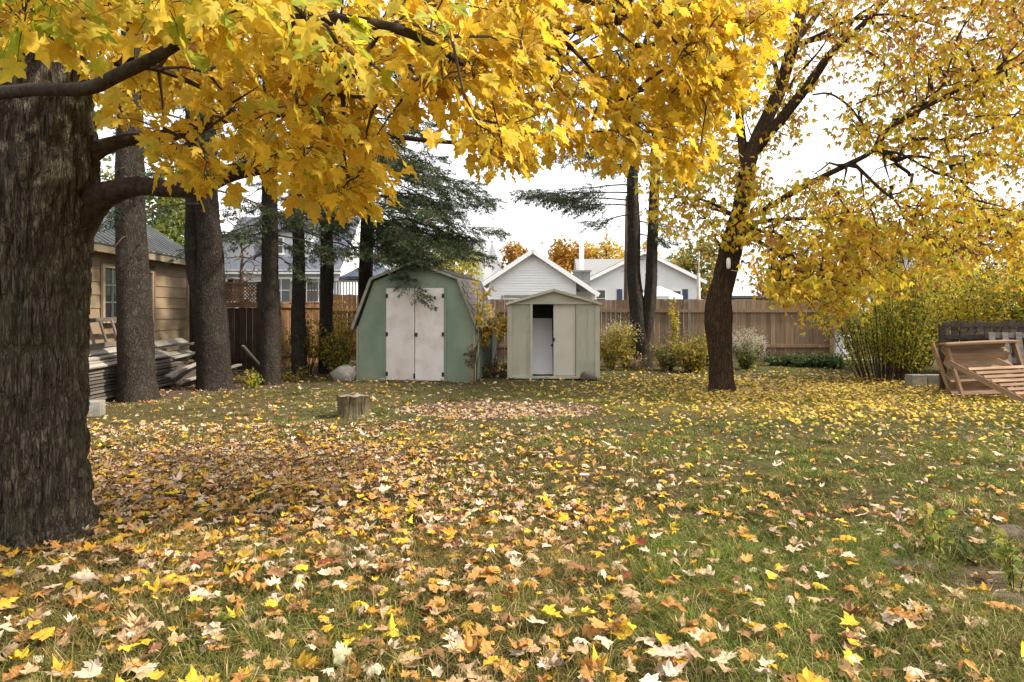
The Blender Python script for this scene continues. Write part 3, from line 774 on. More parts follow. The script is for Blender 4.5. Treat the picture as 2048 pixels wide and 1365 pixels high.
# white clapboard garage behind the sheds
gd = 34.0
wg = thing('white_garage', 'white clapboard garage with shallow gable roof beyond the fence', 'garage', (P(1065, 620, gd)[0], gd, 0))
gw = 2.12
prism('front_wall', [(-gw, 0), (gw, 0), (gw, 2.9), (0, 4.3), (-gw, 2.9)], 0.0, 0.15, M['vinyl'], wg)
for k in range(22):
    z = 1.5 + k * 0.128
    hwid = gw if z + 0.13 < 2.9 else max(0.0, gw * (4.3 - z - 0.13) / 1.4)
    if hwid < 0.12: continue
    box('siding_board', (0, -0.012, z + 0.064), (2 * hwid - 0.01, 0.018, 0.132), M['vinyl'], wg, (math.radians(-9), 0, 0))
prism('side_wall', [(0.152, 0), (6, 0), (6, 2.9), (0.152, 2.9)], -0.07, 0.07, M['vinyl'], wg, (gw - 0.08, 0, 0), (0, 0, math.pi / 2))
prism('side_wall', [(0.152, 0), (6, 0), (6, 2.9), (0.152, 2.9)], -0.07, 0.07, M['vinyl'], wg, (-gw + 0.08, 0, 0), (0, 0, math.pi / 2))
gs = math.atan2(1.4, gw)
for s in (-1, 1):
    Lr = 2.95 if s < 0 else 3.85
    prism('roof', [(0, 0), (s * Lr, 0), (s * Lr, 0.1), (0, 0.1)] if s > 0 else [(-Lr, 0), (0, 0), (0, 0.1), (-Lr, 0.1)], -0.35, 6.3, M['roof_grey'], wg, (0, 0, 4.34), (0, s * gs, 0))
    bar('rake_board', (0.02 * s, -0.37, 4.31), (s * (Lr - 0.02) * math.cos(gs), -0.37, 4.31 - (Lr - 0.02) * math.sin(gs)), 0.04, 0.2, M['white_trim'], wg)
box('garage_door_head', (0.05, -0.05, 2.16), (2.9, 0.06, 0.10), M['trim'], wg)
box('lean_to_post', (3.0, 0.5, 1.2), (0.14, 0.14, 2.4), M['white_trim'], wg)
box('lean_to_wall', (2.62, 0.9, 1.2), (0.9, 0.1, 2.4), M['vinyl'], wg)
pole_g = box('door_frame', (-1.48, -0.05, 1.0), (0.07, 0.06, 2.4), M['trim'], wg)

# white house with shutters
hd = 45.0
wh = thing('white_house', 'white gabled house with grey roof and dark blue shutters', 'house', (P(1287, 620, hd)[0], hd, 0))
ww = 3.65
prism('front_wall', [(-ww, 0), (ww, 0), (ww, 3.35), (0, 5.15), (-ww, 3.35)], 0, 0.2, M['vinyl'], wh)
prism('side_wall', [(0.21, 0), (7, 0), (7, 3.35), (0.21, 3.35)], -0.08, 0.08, M['vinyl'], wh, (ww - 0.09, 0, 0), (0, 0, math.pi / 2))
hs_ = math.atan2(1.8, ww)
for s in (-1, 1):
    prism('roof', [(0, 0), (s * 4.45, 0), (s * 4.45, 0.12), (0, 0.12)] if s > 0 else [(-4.45, 0), (0, 0), (0, 0.12), (-4.45, 0.12)], -0.4, 4.4, M['roof_grey'], wh, (0, 0, 5.2), (0, s * hs_, 0))
    bar('rake_board', (0.02 * s, -0.43, 5.17), (s * 4.4 * math.cos(hs_), -0.43, 5.17 - 4.4 * math.sin(hs_)), 0.05, 0.2, M['white_trim'], wh)
# main roof running across behind the gable
prism('main_roof', [(4.2, 3.3), (9.5, 3.3), (7.4, 5.3)], -3.7, 3.75, M['roof_grey'], wh, (0, 0, 0), (0, 0, math.pi / 2)).location = (0.0, 0, 0)
window(wh, -2.75, 1.7, 0.55, 1.05, -0.01, M['white_trim'], M['white_trim'], 1, 2, 0.1)
window(wh, 1.95, 1.75, 0.85, 0.95, -0.01, M['white_trim'], M['white_trim'], 1, 2, 0.1)
window(wh, 0.35, 1.7, 0.7, 1.05, -0.01, M['white_trim'], M['white_trim'], 1, 2, 0.1)
for x in (-3.35, -1.55, 0.95 + 1.72, -0.2):
    box('shutter', (x, -0.04, 2.25), (0.34, 0.05, 1.15), M['shutter'], wh)
box('down_pipe', (ww - 0.05, -0.06, 1.7), (0.10, 0.08, 3.2), M['white_trim'], wh)

# block chimney with metal flue
ch = thing('chimney', 'grey block chimney with tall white flue beside the clapboard garage', 'chimney', (P(1163, 620, 39)[0], 39.0, 0))
for r in range(24):
    for c in range(2):
        box('block', (-0.22 + c * 0.44 + (0.0 if r % 2 else 0.0), 0, 0.075 + r * 0.15), (0.43 if r % 2 else 0.435, 0.86, 0.142), M['block'], ch)
box('cap', (0, 0, 3.64), (1.0, 1.0, 0.09), M['concrete'], ch)
V, F = tube([(0, 0, 3.6), (0, 0, 5.7)], [0.13, 0.13], 12)
add('flue', mesh_np('flue', V, F, M['white_trim'], None, True), ch)

# tall white house with steep gable
tw = thing('steep_white_house', 'tall white house with steep narrow gable behind the yellow tree', 'house', (P(955, 620, 52)[0], 52.0, 0))
prism('front_wall', [(-0.85, 0), (0.45, 0), (0.45, 6.55), (-0.85, 6.55)], 0, 3, M['vinyl'], tw)
box('cornice', (-0.2, 1.5, 6.62), (1.5, 3.3, 0.14), M['roof_grey'], tw)
prism('gable_wall', [(0.455, 0), (1.75, 0), (1.75, 4.7), (1.08, 6.5), (0.455, 4.4)], -0.3, 5, M['vinyl'], tw)
bar('rake_board', (1.80, -0.34, 4.55), (1.08, -0.34, 6.58), 0.06, 0.12, M['white_trim'], tw)
bar('rake_board', (0.40, -0.34, 4.2), (1.08, -0.34, 6.58), 0.06, 0.12, M['white_trim'], tw)

# house seen through the leaves on the right
rh = thing('far_white_house', 'white gabled house glimpsed beyond the yellow shrubs', 'house', (P(1833, 620, 42)[0], 42.0, 0))
prism('front_wall', [(-0.55, 0), (0.55, 0), (0.55, 3.6), (0.0, 5.0), (-0.55, 3.6)], 0, 4, M['vinyl'], rh)
for s in (-1, 1):
    bar('rake_board', (0, -0.05, 5.08), (s * 0.66, -0.05, 3.5), 0.2, 0.1, M['white_trim'], rh)
prism('wing', [(0.56, 0), (4.5, 0), (4.5, 2.6), (0.56, 2.6)], 0.4, 4, M['vinyl_grey'], rh)
prism('wing_roof', [(0.56, 2.602), (4.8, 2.602), (4.8, 2.75), (0.56, 3.9)], 0.1, 4.2, M['roof_grey'], rh)
window(rh, 0.0, 2.6, 0.35, 0.7, -0.01, M['white_trim'], M['white_trim'], 1, 2, 0.06)

# small building low behind the fence, right of the brown trunk
ol = thing('low_outbuilding', 'low dark outbuilding with pale end wall behind the board fence', 'outbuilding', (P(1560, 620, 30)[0], 30, 0))
prism('front_wall', [(-2.0, 0), (2.9, 0), (2.9, 2.0), (-2.0, 2.0)], 0, 2.5, M['weathered_grey'], ol)
prism('roof', [(-2.2, 2.002), (3.1, 2.002), (3.1, 2.1), (-2.2, 2.1)], -0.4, 2.9, M['roof_blue'], ol)
prism('pale_end', [(-1.95, 0.4), (-1.2, 0.4), (-1.2, 1.96), (-1.95, 1.96)], -0.05, -0.002, M['vinyl'], ol)

# poles
V, F = tube([(0, 0, 0), (0.02, 0, 3), (0.05, 0, 5.4)], [0.10, 0.085, 0.07], 10)
tag(add('utility_pole', mesh_np('utility_pole', V, F, M['pole_brown'], None, True), None, (P(1252, 620, 24)[0], 24, 0)),
    'brown wooden pole standing behind the fence beside the twin trunks', 'pole')
pl = thing('metal_mast', 'thin grey mast with thicker base before the round orange tree', 'mast', (P(1397, 620, 24)[0], 24, 0))
V, F = tube([(0, 0, 0), (0, 0, 2.75)], [0.07, 0.06], 8); add('lower_pole', mesh_np('lower_pole', V, F, M['pole_grey'], None, True), pl)
V, F = tube([(0, 0, 2.7), (0.02, 0, 3.5)], [0.025, 0.02], 6); add('upper_pole', mesh_np('upper_pole', V, F, M['pole_grey'], None, True), pl)
bx = thing('utility_box', 'white utility cabinet standing past the end of the fence', 'cabinet', (P(1690, 620, 23)[0], 23, 0), 0.2)
box('body', (0, 0, 0.34), (0.42, 0.36, 0.56), M['vinyl_grey'], bx)
box('lid', (0, 0, 0.64), (0.46, 0.40, 0.04), M['vinyl_grey'], bx)
box('plinth', (0, 0, 0.03), (0.65, 0.55, 0.08), M['concrete'], bx)
pth = prism('path', [(-0.6, 0.0), (0.9, 0.0), (0.9, 0.03), (-0.6, 0.03)], 0, 6, M['concrete'], None, (P(1690, 620, 20.5)[0], 20.6, 0))
tag(pth, kind='structure')

# ------------------------------------------------------------------ leaf shapes (base at origin, tip +Y, normal +Z, about 1 wide)
HALF = [(0.0, 0.02), (0.15, -0.05), (0.36, -0.04), (0.34, 0.07), (0.31, 0.14), (0.43, 0.17), (0.60, 0.37), (0.44, 0.38), (0.39, 0.49),
        (0.22, 0.46), (0.23, 0.58), (0.31, 0.72), (0.14, 0.75), (0.0, 1.04)]
def maple_leaf(fold=0.15, curl=0.15, ripple=0.05, seed=0, ring=False):
    pts = HALF + [(-x, y) for x, y in HALF[-2:0:-1]]
    r = np.random.default_rng(seed)
    rim = np.array(pts) + r.normal(0, 0.02, (len(pts), 2)); n = len(pts); c = np.array([[0.0, 0.30]])
    p = np.concatenate([c, c + (rim - c) * 0.52, rim]) if ring else np.concatenate([c, rim])
    x, y = p[:, 0], p[:, 1] - 0.3
    a = r.uniform(-0.5, 0.5); xr = x * math.cos(a) - y * math.sin(a); yr = x * math.sin(a) + y * math.cos(a)
    rr = np.sqrt(x ** 2 + y ** 2)
    z = fold * np.sqrt(x ** 2 + 0.01) * 1.1 - curl * (xr ** 2 * 1.3 + yr ** 2 * 0.7) * 1.3 + ripple * np.sin(5 * np.arctan2(y, x) + seed) * rr * 1.2 + r.normal(0, 0.012, len(p))
    sx = 1 / (1 + 0.5 * abs(fold) + 0.35 * abs(curl))      # a folded leaf is narrower
    if ring:
        F = [(0, 1 + i, 1 + (i + 1) % n) for i in range(n)]
        for i in range(n):
            a_, b_ = 1 + i, 1 + (i + 1) % n
            F += [(a_, a_ + n, b_ + n), (a_, b_ + n, b_)]
    else:
        F = [(0, 1 + i, 1 + (i + 1) % n) for i in range(n)]
    return np.stack([x * sx, p[:, 1], z], 1), np.array(F)
def lance(w=0.3, bend=0.2):                             # one pointed leaflet
    V = np.array([(0, 0, 0), (w * 0.5, 0.3, 0.06), (w * 0.42, 0.62, -bend * 0.4), (0, 1, -bend), (-w * 0.42, 0.62, -bend * 0.4), (-w * 0.5, 0.3, 0.06)])
    F = np.array([(0, 1, 5), (1, 2, 4), (1, 4, 5), (2, 3, 4)])
    return V, F
def compound(seed=0):                                   # three drooping leaflets on one stalk
    r = np.random.default_rng(seed); VV, FF, n = [], [], 0
    for a in (-0.55, 0.0, 0.6):
        V, F = lance(0.30 + r.uniform(-.05, .08), r.uniform(0.15, 0.5))
        a += r.normal(0, 0.15); s = r.uniform(0.55, 0.75)
        R = np.array([[math.cos(a), -math.sin(a), 0], [math.sin(a), math.cos(a), 0], [0, 0, 1]])
        V = (V * s) @ R.T + np.array([0, 0.28, 0]); VV.append(V); FF.append(F + n); n += len(V)
    return np.concatenate(VV), np.concatenate(FF)
def diamond():
    return np.array([(0, 0, 0), (0.28, 0.45, 0.08), (0, 1, -0.12), (-0.28, 0.45, 0.08)]), np.array([(0, 1, 2), (0, 2, 3)])

# ------------------------------------------------------------------ branching: hand-set limbs, then twigs reach out to leaf clusters
def grow(limbs, targets, geo, pen=0.3, sag=0.06, r0=0.004, sides=5, rmax=0.045):
    """limbs: list of (n,3) paths. Connects every target to the nearest grown node; writes tubes into geo"""
    P_ = [p for L in limbs for p in L[1:]]
    root = np.concatenate([[0.35 * i for i in range(1, len(L))] for L in limbs])
    pos = np.array(P_); cost = np.array(root)
    paths = []; owner = -np.ones(len(pos), int)
    load = []
    dmin = np.min(np.linalg.norm(targets[:, None, :] - pos[None], axis=2), axis=1)
    for t in targets[np.argsort(dmin)]:
        dd = np.linalg.norm(pos - t, axis=1) + pen * cost
        i = int(np.argmin(dd)); a = pos[i]; L = np.linalg.norm(t - a)
        if L < 0.05: continue
        m = max(3, int(L / 0.12))
        s = np.linspace(0, 1, m)[:, None]
        mid = rng.normal(0, 0.10 * L, 3)
        path = a * (1 - s) + t * s + 4 * s * (1 - s) * (mid * 0.5 + np.array([0, 0, sag * L])) + np.concatenate([[[0, 0, 0]], rng.normal(0, 0.018 * L, (m - 2, 3)), [[0, 0, 0]]])
        k = len(paths); paths.append([path, owner[i], 1.0])
        j = owner[i]
        while j >= 0:
            paths[j][2] += 1.0; j = paths[j][1]
        pos = np.concatenate([pos, path[1:]]); cost = np.concatenate([cost, cost[i] + L * s[1:, 0]])
        owner = np.concatenate([owner, np.full(m - 1, k)])
    for path, _, ld in paths:
        ra = min(rmax, r0 * (1 + 1.1 * math.sqrt(ld))); n = len(path)
        geo.put(*tube(path, np.linspace(ra, r0 * 0.7, n), sides))
    return paths

def tw_end(ts, n=0): return ts

def limb(name, pts, mat, parent, sides=14, step=0.08, rough=0.08, seed=0):
    """pts rows: x,y,z,r"""
    s = spline(pts, step)
    def dsp(th, sl, R):
        q = np.stack([np.cos(th).ravel() * 2.2, np.sin(th).ravel() * 2.2, sl.ravel() * 3 + seed * 9], 1)
        return ((vnoise(q, seed) - 0.5) * 2 * rough).reshape(th.shape) * R
    V, F = tube(s[:, :3], s[:, 3], sides, disp=dsp)
    return obj_np(name, V, F, mat, parent, smooth=True), s[:, :3]

def furrow(amp, k, kz, seed, lump=0.0):
    """deep vertical bark ridges; distances in metres"""
    def dsp(th, sl, R):
        a = np.cos(th).ravel(); b = np.sin(th).ravel(); s = sl.ravel(); r = R.ravel()
        wob = (vnoise(np.stack([a * 2, b * 2, s * 1.3], 1), seed + 3) - 0.5) * 0.9
        q = np.stack([a * r * k + wob, b * r * k + wob, s * kz], 1)
        n1 = np.abs(vnoise(q, seed) - 0.5) * 2
        q2 = np.stack([a * r * k * 2.3 + wob, b * r * k * 2.3, s * kz * 2.6], 1)
        n2_ = np.abs(vnoise(q2, seed + 1) - 0.5) * 2
        n3 = vnoise(np.stack([a * r * 90, b * r * 90, s * 45], 1), seed + 2)
        big = vnoise(np.stack([a * 1.3, b * 1.3, s * 0.8], 1), seed + 5) - 0.5
        dpl = amp * (np.clip(n1 * 2.6, 0, 1) * 0.65 + np.clip(n2_ * 2.2, 0, 1) * 0.3 + n3 * 0.22 - 0.7) + big * (amp * 2.2 + lump)
        return dpl.reshape(th.shape)
    return dsp

def trunk(name, pts, mat, parent, sides, step, dsp):
    s = spline(pts, step)
    V, F = tube(s[:, :3], s[:, 3], sides, disp=dsp)
    return obj_np(name, V, F, mat, parent, smooth=True), s[:, :3]

# ------------------------------------------------------------------ big maple, left foreground
MX, MY = -3.16, 4.46
mt = thing('maple_tree', 'big yellow maple with thick furrowed trunk and low spreading limbs', 'tree', (MX, MY, 0))
tpts = [(MX - 0.0, MY, -0.12, 0.66), (MX, MY, 0.03, 0.53), (MX + 0.0, MY, 0.14, 0.46), (MX + 0.0, MY, 0.30, 0.425), (MX, MY, 0.6, 0.405), (MX - 0.005, MY, 1.3, 0.40), (MX - 0.01, MY, 1.9, 0.41),
        (MX + 0.0, MY, 2.35, 0.43), (MX + 0.02, MY, 2.8, 0.40), (MX + 0.02, MY, 3.4, 0.34), (MX + 0.05, MY + 0.1, 4.4, 0.27), (MX + 0.2, MY + 0.2, 5.6, 0.18), (MX + 0.2, MY + 0.3, 7.0, 0.08)]
_, tp = trunk('trunk', tpts, M['bark_maple'], mt, 230, 0.02, furrow(0.055, 24, 4.0, 21))
def lp(*rows):
    return [(*P(px, py, d), r) for px, py, d, r in rows]
limbs = [tp[tp[:, 2] > 2.4]]
specs = [
    [(60, 540, 4.62, 0.10), (105, 490, 4.6, 0.16), (150, 440, 4.58, 0.135), (190, 402, 4.55, 0.098), (230, 384, 4.5, 0.072), (280, 374, 4.45, 0.060), (330, 378, 4.4, 0.056), (400, 376, 4.25, 0.050), (480, 340, 4.1, 0.05), (580, 330, 3.9, 0.038), (700, 345, 3.8, 0.024)],
    [(60, 400, 4.6, 0.11), (125, 345, 4.6, 0.11), (185, 305, 4.6, 0.068), (250, 282, 4.7, 0.044), (350, 268, 4.8, 0.042), (430, 240, 4.9, 0.040), (520, 228, 5.0, 0.034), (620, 225, 5.1, 0.030), (690, 248, 5.2, 0.024), (800, 275, 5.3, 0.02), (960, 290, 5.5, 0.014)],
    [(-60, 240, 4.35, 0.06), (-30, 195, 3.9, 0.04), (60, 180, 3.55, 0.033), (170, 178, 3.4, 0.033), (240, 148, 3.3, 0.034), (310, 115, 3.25, 0.030), (380, 70, 3.2, 0.026), (480, 0, 3.1, 0.02)],
    [(250, 143, 3.3, 0.026), (272, 90, 3.35, 0.025), (278, 35, 3.4, 0.022)],
    [(520, 222, 5.0, 0.026), (560, 180, 4.9, 0.026), (600, 150, 4.8, 0.022), (660, 110, 4.7, 0.018)],
    [(100, 120, 4.6, 0.10), (250, 20, 4.5, 0.06), (430, -60, 4.4, 0.05), (700, -90, 4.4, 0.04), (1000, -60, 4.6, 0.03), (1200, 10, 4.8, 0.022), (1400, 90, 5.1, 0.014)],
    [(60, 100, 4.55, 0.08), (200, 10, 3.7, 0.045), (420, -20, 3.0, 0.032), (620, 30, 2.8, 0.026), (800, 60, 2.8, 0.02), (930, 130, 2.9, 0.014)],
    [(690, 130, 3.2, 0.02), (735, 118, 3.3, 0.034), (780, 112, 3.35, 0.018), (860, 60, 3.4, 0.014), (960, 40, 3.5, 0.01)],
    [(1000, -60, 4.6, 0.03), (1080, 60, 4.9, 0.02), (1180, 170, 5.2, 0.016), (1290, 270, 5.5, 0.011)],
    [(100, 100, 4.6, 0.10), (40, -200, 4.2, 0.07), (-100, -500, 3.6, 0.05), (-200, -700, 3.0, 0.03)],
    [(100, 60, 4.65, 0.10), (260, -280, 5.2, 0.07), (520, -560, 5.8, 0.045), (800, -700, 6.2, 0.03)],
]
for i, sp in enumerate(specs):
    _, sp_ = limb('limb', lp(*sp), M['bark_limb'], mt, 18 if i < 2 else 10, 0.06, 0.16, i)
    limbs.append(sp_)
# where leaves hang in the picture (lower edge of the crown) and how near they are
LX = [-200, 0, 190, 215, 330, 345, 440, 520, 600, 640, 740, 760, 800, 900, 960, 1040, 1070, 1150, 1250, 1380, 1420, 1500, 1560, 1600, 1640]
LY = [85, 95, 100, 285, 290, 385, 375, 365, 385, 440, 440, 330, 270, 285, 330, 385, 345, 340, 345, 365, 290, 190, 60, 20, -60]
targets = []
def crown(n, x0, x1, y0, y1, d0, d1, cond=None):
    c = 0
    while c < n:
        px, py, d = random.uniform(x0, x1), random.uniform(y0, y1), random.uniform(d0, d1)
        if py > np.interp(px, LX, LY) - 30 * 3.5 / d: continue
        if cond and not cond(px, py, d): continue
        targets.append(P(px, py, d)); c += 1
crown(34, 0, 700, -90, 90, 1.9, 2.9)                    # low sprays close overhead
crown(125, 210, 760, 0, 440, 3.3, 5.4)
crown(125, 560, 1080, -60, 400, 2.7, 4.8)
crown(200, 960, 1450, -80, 390, 4.2, 6.6)
crown(66, 1330, 1600, -80, 260, 4.5, 6.2)
n_in = len(targets)
for _ in range(150):                                    # the rest of the crown, above and to the left of the view
    p = np.array([MX + 0.6, MY - 0.3, 5.2]) + rnd_dir(1)[0] * np.array([3.6, 3.4, 2.4]) * random.uniform(0.4, 1) ** 0.5
    v = (HY - (p[2] - EYE) / max(p[1], 0.2) * F_PX); u = CX + p[0] / max(p[1], 0.2) * F_PX
    if p[1] > 0.3 and v > -120 and -60 < u < 2100: continue
    if np.linalg.norm(p - np.array([0, 0, EYE])) < 1.3 or p[2] < 2.2: continue
    targets.append(p)
targets = np.array(targets)
tg = Geo()
paths = grow(limbs, targets, tg, pen=0.25, sag=0.05, r0=0.0032, rmax=0.03)
# leaves around each cluster, on short petioles
LP, LT, LN, LS = [], [], [], []
for k, t in enumerate(targets):
    inside = k < n_in
    d = t[1]
    m = random.randint(11, 17) if inside else random.randint(7, 10)
    out = t - np.array([MX, MY, t[2]]); out /= np.linalg.norm(out) + 1e-6
    for _ in range(m):
        off = rnd_dir(1)[0] * np.array([0.24, 0.24, 0.14]) * random.uniform(0.25, 1.0)
        base = t + off
        drp = off / (np.linalg.norm(off) + 1e-6) * 0.55 + out * 0.45 + np.array([0, 0, -0.75]) + rng.normal(0, 0.3, 3)
        tip = drp / np.linalg.norm(drp)
        nh = np.array([0, 0, 1.0]) * 0.8 + out * 0.55 + rng.normal(0, 0.5, 3)
        LP.append(base); LT.append(tip); LN.append(nh); LS.append(random.uniform(0.060, 0.118))
        a = t + off * 0.25; b = base
        tg.put(*tube([a, (a + b) / 2 + np.array([0, 0, 0.015]), b], [0.0016, 0.0012, 0.001], 3, cap=False))
tg.obj('twigs', M['twig'], mt, kind='stuff')
LP, LT, LN, LS = map(np.array, (LP, LT, LN, LS))
YEL = [(5, (0.75, 0.50, 0.038)), (5, (0.82, 0.60, 0.068)), (2.4, (0.69, 0.42, 0.028)), (1.2, (0.62, 0.50, 0.06)), (0.12, (0.38, 0.44, 0.04)), (0.25, (0.46, 0.24, 0.04))]
LC = pick(YEL, len(LP), 0.09)
nearg = (LP[:, 1] < 2.9) & (LP[:, 0] < -0.2) & (rng.random(len(LP)) < 0.32)
LC[nearg] = LC[nearg] * np.array([0.62, 0.92, 1.0])      # the low sprays are still turning from green
R = frames(LT, LN)
depth = np.where(LP[:, 1] > 0.6, LP[:, 1], 99)
u = CX + LP[:, 0] / depth * F_PX; v = HY - (LP[:, 2] - EYE) / depth * F_PX
vis = (u > -20) & (u < 1640) & (v > -60) & (v < 520) & (depth < 50)
score = np.where(vis, LS / depth, 0)
big = np.argsort(-score)[:300]
rest = np.ones(len(LP), bool); rest[big] = False
tpar = [(rng.uniform(0.0, 0.45), rng.uniform(0.0, 0.6), rng.uniform(0.02, 0.10), s) for s in range(8)]
temps = [maple_leaf(*t) for t in tpar]; tempr = [maple_leaf(*t, ring=True) for t in tpar]
vi = rng.integers(0, 8, len(LP))
lg = Geo()
for s in range(8):
    mk_ = rest & (vi == s)
    lg.put(*inst(*temps[s], LP[mk_], R[mk_], LS[mk_], LC[mk_]))
fol = lg.obj('foliage', M['leaf'], mt, smooth=True, kind='stuff')
cols = [(0.75, 0.50, 0.038), (0.82, 0.60, 0.068), (0.68, 0.42, 0.028), (0.38, 0.42, 0.035), (0.60, 0.48, 0.05)]
vm = {}
for i in big:
    ci = int(np.argmin([np.sum((LC[i] - np.array(c)) ** 2) for c in cols])); key = (vi[i], ci)
    if key not in vm: vm[key] = mesh_np('leaf', tempr[vi[i]][0], tempr[vi[i]][1], M['leaf'], np.broadcast_to(np.array(cols[ci]), (len(tempr[0][0]), 3)), True)
    o = add('leaf', vm[key], mt)
    Mm = Matrix([list(r) for r in R[i] * LS[i]]).to_4x4(); Mm.translation = Vector(LP[i] - np.array(mt.location))
    o.matrix_local = Mm

# ------------------------------------------------------------------ second tree: brown trunk, yellow drooping leaves
D2 = 12.88
ex, ey = P(1442, 620, D2)[0], D2
et = thing('box_elder_tree', 'brown-trunked tree with thin yellow drooping leaves in the sunny lawn', 'tree', (ex, ey, 0))
def lq(*rows): return [(*P(px, py, D2 + dy), r) for px, py, dy, r in rows]
etp = lq((1443, 795, 0, 0.34), (1443, 783, 0, 0.27), (1441, 762, 0, 0.215), (1440, 720, 0, 0.185), (1437, 670, 0, 0.185), (1436, 635, 0, 0.215), (1438, 600, 0, 0.205), (1446, 555, 0, 0.185),
         (1458, 500, 0, 0.185), (1472, 450, 0, 0.17), (1484, 400, 0, 0.15), (1493, 340, 0, 0.145), (1510, 290, 0, 0.135))
_, e0 = trunk('trunk', etp, M['bark_elder'], et, 90, 0.03, furrow(0.024, 22, 2.5, 41, 0.11))
els = [
    [(1506, 300, 0, 0.13), (1535, 235, 0, 0.125), (1562, 170, 0.1, 0.12), (1586, 90, 0.2, 0.11), (1610, 0, 0.3, 0.10), (1640, -120, 0.4, 0.07), (1660, -300, 0.4, 0.03)],
    [(1512, 298, 0, 0.11), (1560, 240, -0.2, 0.10), (1610, 180, -0.4, 0.085), (1660, 110, -0.6, 0.07), (1730, 45, -0.8, 0.05), (1830, -60, -1.0, 0.025)],
    [(1492, 340, 0, 0.09), (1482, 270, 0.2, 0.08), (1474, 200, 0.4, 0.07), (1446, 130, 0.6, 0.055), (1425, 40, 0.8, 0.04), (1400, -80, 1.0, 0.02)],
    [(1455, 140, 0.5, 0.04), (1425, 95, 0.4, 0.03), (1390, 30, 0.3, 0.02), (1370, -60, 0.2, 0.012)],
    [(1588, 85, 0.2, 0.07), (1625, 40, 0.4, 0.06), (1665, -30, 0.6, 0.04), (1700, -160, 0.7, 0.02)],
    [(1586, 95, 0.2, 0.05), (1640, 70, 0.0, 0.04), (1700, 40, -0.2, 0.03), (1790, 30, -0.5, 0.02), (1900, 60, -0.8, 0.012)],
    [(1560, 175, 0.1, 0.05), (1545, 110, 0.5, 0.045), (1530, 60, 0.8, 0.035), (1515, -60, 1.0, 0.02)],
    [(1482, 440, 0, 0.06), (1520, 425, -0.2, 0.055), (1593, 381, -0.5, 0.055), (1650, 352, -0.7, 0.05), (1705, 325, -0.9, 0.045), (1745, 302, -1.0, 0.042), (1772, 262, -1.1, 0.038),
     (1870, 205, -1.4, 0.032), (1960, 160, -1.6, 0.026), (2060, 120, -1.8, 0.02), (2200, 60, -2.0, 0.01)],
    [(1745, 302, -1.0, 0.03), (1800, 308, -1.2, 0.022), (1860, 340, -1.4, 0.016), (1950, 370, -1.6, 0.01)],
    [(1735, 265, -1.0, 0.018), (1700, 215, -0.8, 0.02), (1660, 188, -0.6, 0.018), (1625, 190, -0.4, 0.016)],
    [(1478, 470, 0, 0.05), (1530, 490, -0.5, 0.035), (1580, 530, -0.9, 0.026), (1640, 566, -1.3, 0.02), (1720, 572, -1.6, 0.012)],
    [(1482, 450, 0, 0.05), (1560, 440, 0.5, 0.04), (1680, 440, 1.0, 0.03), (1820, 470, 1.4, 0.02), (1960, 520, 1.6, 0.012)],
    [(1480, 440, 0, 0.04), (1430, 410, 0.4, 0.028), (1380, 395, 0.7, 0.02), (1320, 400, 0.9, 0.012)],
    [(1705, 325, -0.9, 0.03), (1790, 400, -1.2, 0.022), (1900, 440, -1.5, 0.016), (2030, 470, -1.7, 0.01)],
    [(1450, 508, 0, 0.05), (1440, 490, -0.1, 0.035), (1431, 478, -0.15, 0.018)],
]
elimbs = [e0[e0[:, 2] > 2.6]]
for i, sp in enumerate(els):
    _, s_ = limb('limb', lq(*sp), M['bark_elder'], et, 10 if i < 8 else 7, 0.12, 0.14, 50 + i)
    if i < len(els) - 1: elimbs.append(s_)
etg = []
def sow(n, poly, dy0, dy1, keep=1.0):
    c = 0
    xs = [p[0] for p in poly]; ys = [p[1] for p in poly]
    while c < n:
        px, py = random.uniform(min(xs), max(xs)), random.uniform(min(ys), max(ys))
        ins = False; j = len(poly) - 1
        for i in range(len(poly)):
            if (poly[i][1] > py) != (poly[j][1] > py) and px < (poly[j][0] - poly[i][0]) * (py - poly[i][1]) / (poly[j][1] - poly[i][1]) + poly[i][0]: ins = not ins
            j = i
        if not ins: continue
        etg.append(P(px, py, D2 + random.uniform(dy0, dy1))); c += 1
sow(190, [(1500, 370), (1700, 350), (1950, 380), (2120, 400), (2120, 560), (1900, 540), (1700, 590), (1640, 640), (1570, 600), (1490, 540)], -2.2, 1.6)
sow(60, [(1500, 470), (1680, 450), (1760, 560), (1660, 650), (1580, 600)], -1.8, 0.4)
sow(200, [(1600, -60), (2120, -60), (2120, 150), (1900, 140), (1750, 150), (1650, 110)], -2.0, 1.6)
sow(100, [(1680, 150), (2000, 140), (2120, 300), (1900, 330), (1700, 290)], -2.0, 1.0)
sow(60, [(1400, 20), (1600, -60), (1640, 150), (1560, 300), (1450, 300)], -0.8, 1.4)
sow(70, [(1310, 330), (1440, 230), (1500, 330), (1470, 480), (1380, 470), (1320, 440)], -0.6, 1.6)
sow(55, [(1860, 180), (2060, 110), (2110, 330), (1900, 360)], -2.0, 0.5)
sow(14, [(1480, 330), (1530, 320), (1520, 480), (1470, 480)], -0.5, -0.2)
for _ in range(60):
    p = np.array([ex + 1.2, ey, 7.6]) + rnd_dir(1)[0] * np.array([4.0, 3.4, 2.2]) * random.uniform(0.3, 1)
    if HY - (p[2] - EYE) / p[1] * F_PX > -40: continue
    etg.append(p)
etg = np.array(etg)
tg = Geo()
grow(elimbs, etg, tg, pen=0.3, sag=0.08, r0=0.0055, rmax=0.04, sides=5)
tg.obj('twigs', M['bark_elder'], et, kind='stuff')
cnt = rng.integers(18, 30, len(etg))
cp = np.repeat(etg, cnt, 0)
off = rnd_dir(len(cp)) * np.array([0.42, 0.42, 0.30]) * (rng.random((len(cp), 1)) ** 0.6)
cp = cp + off
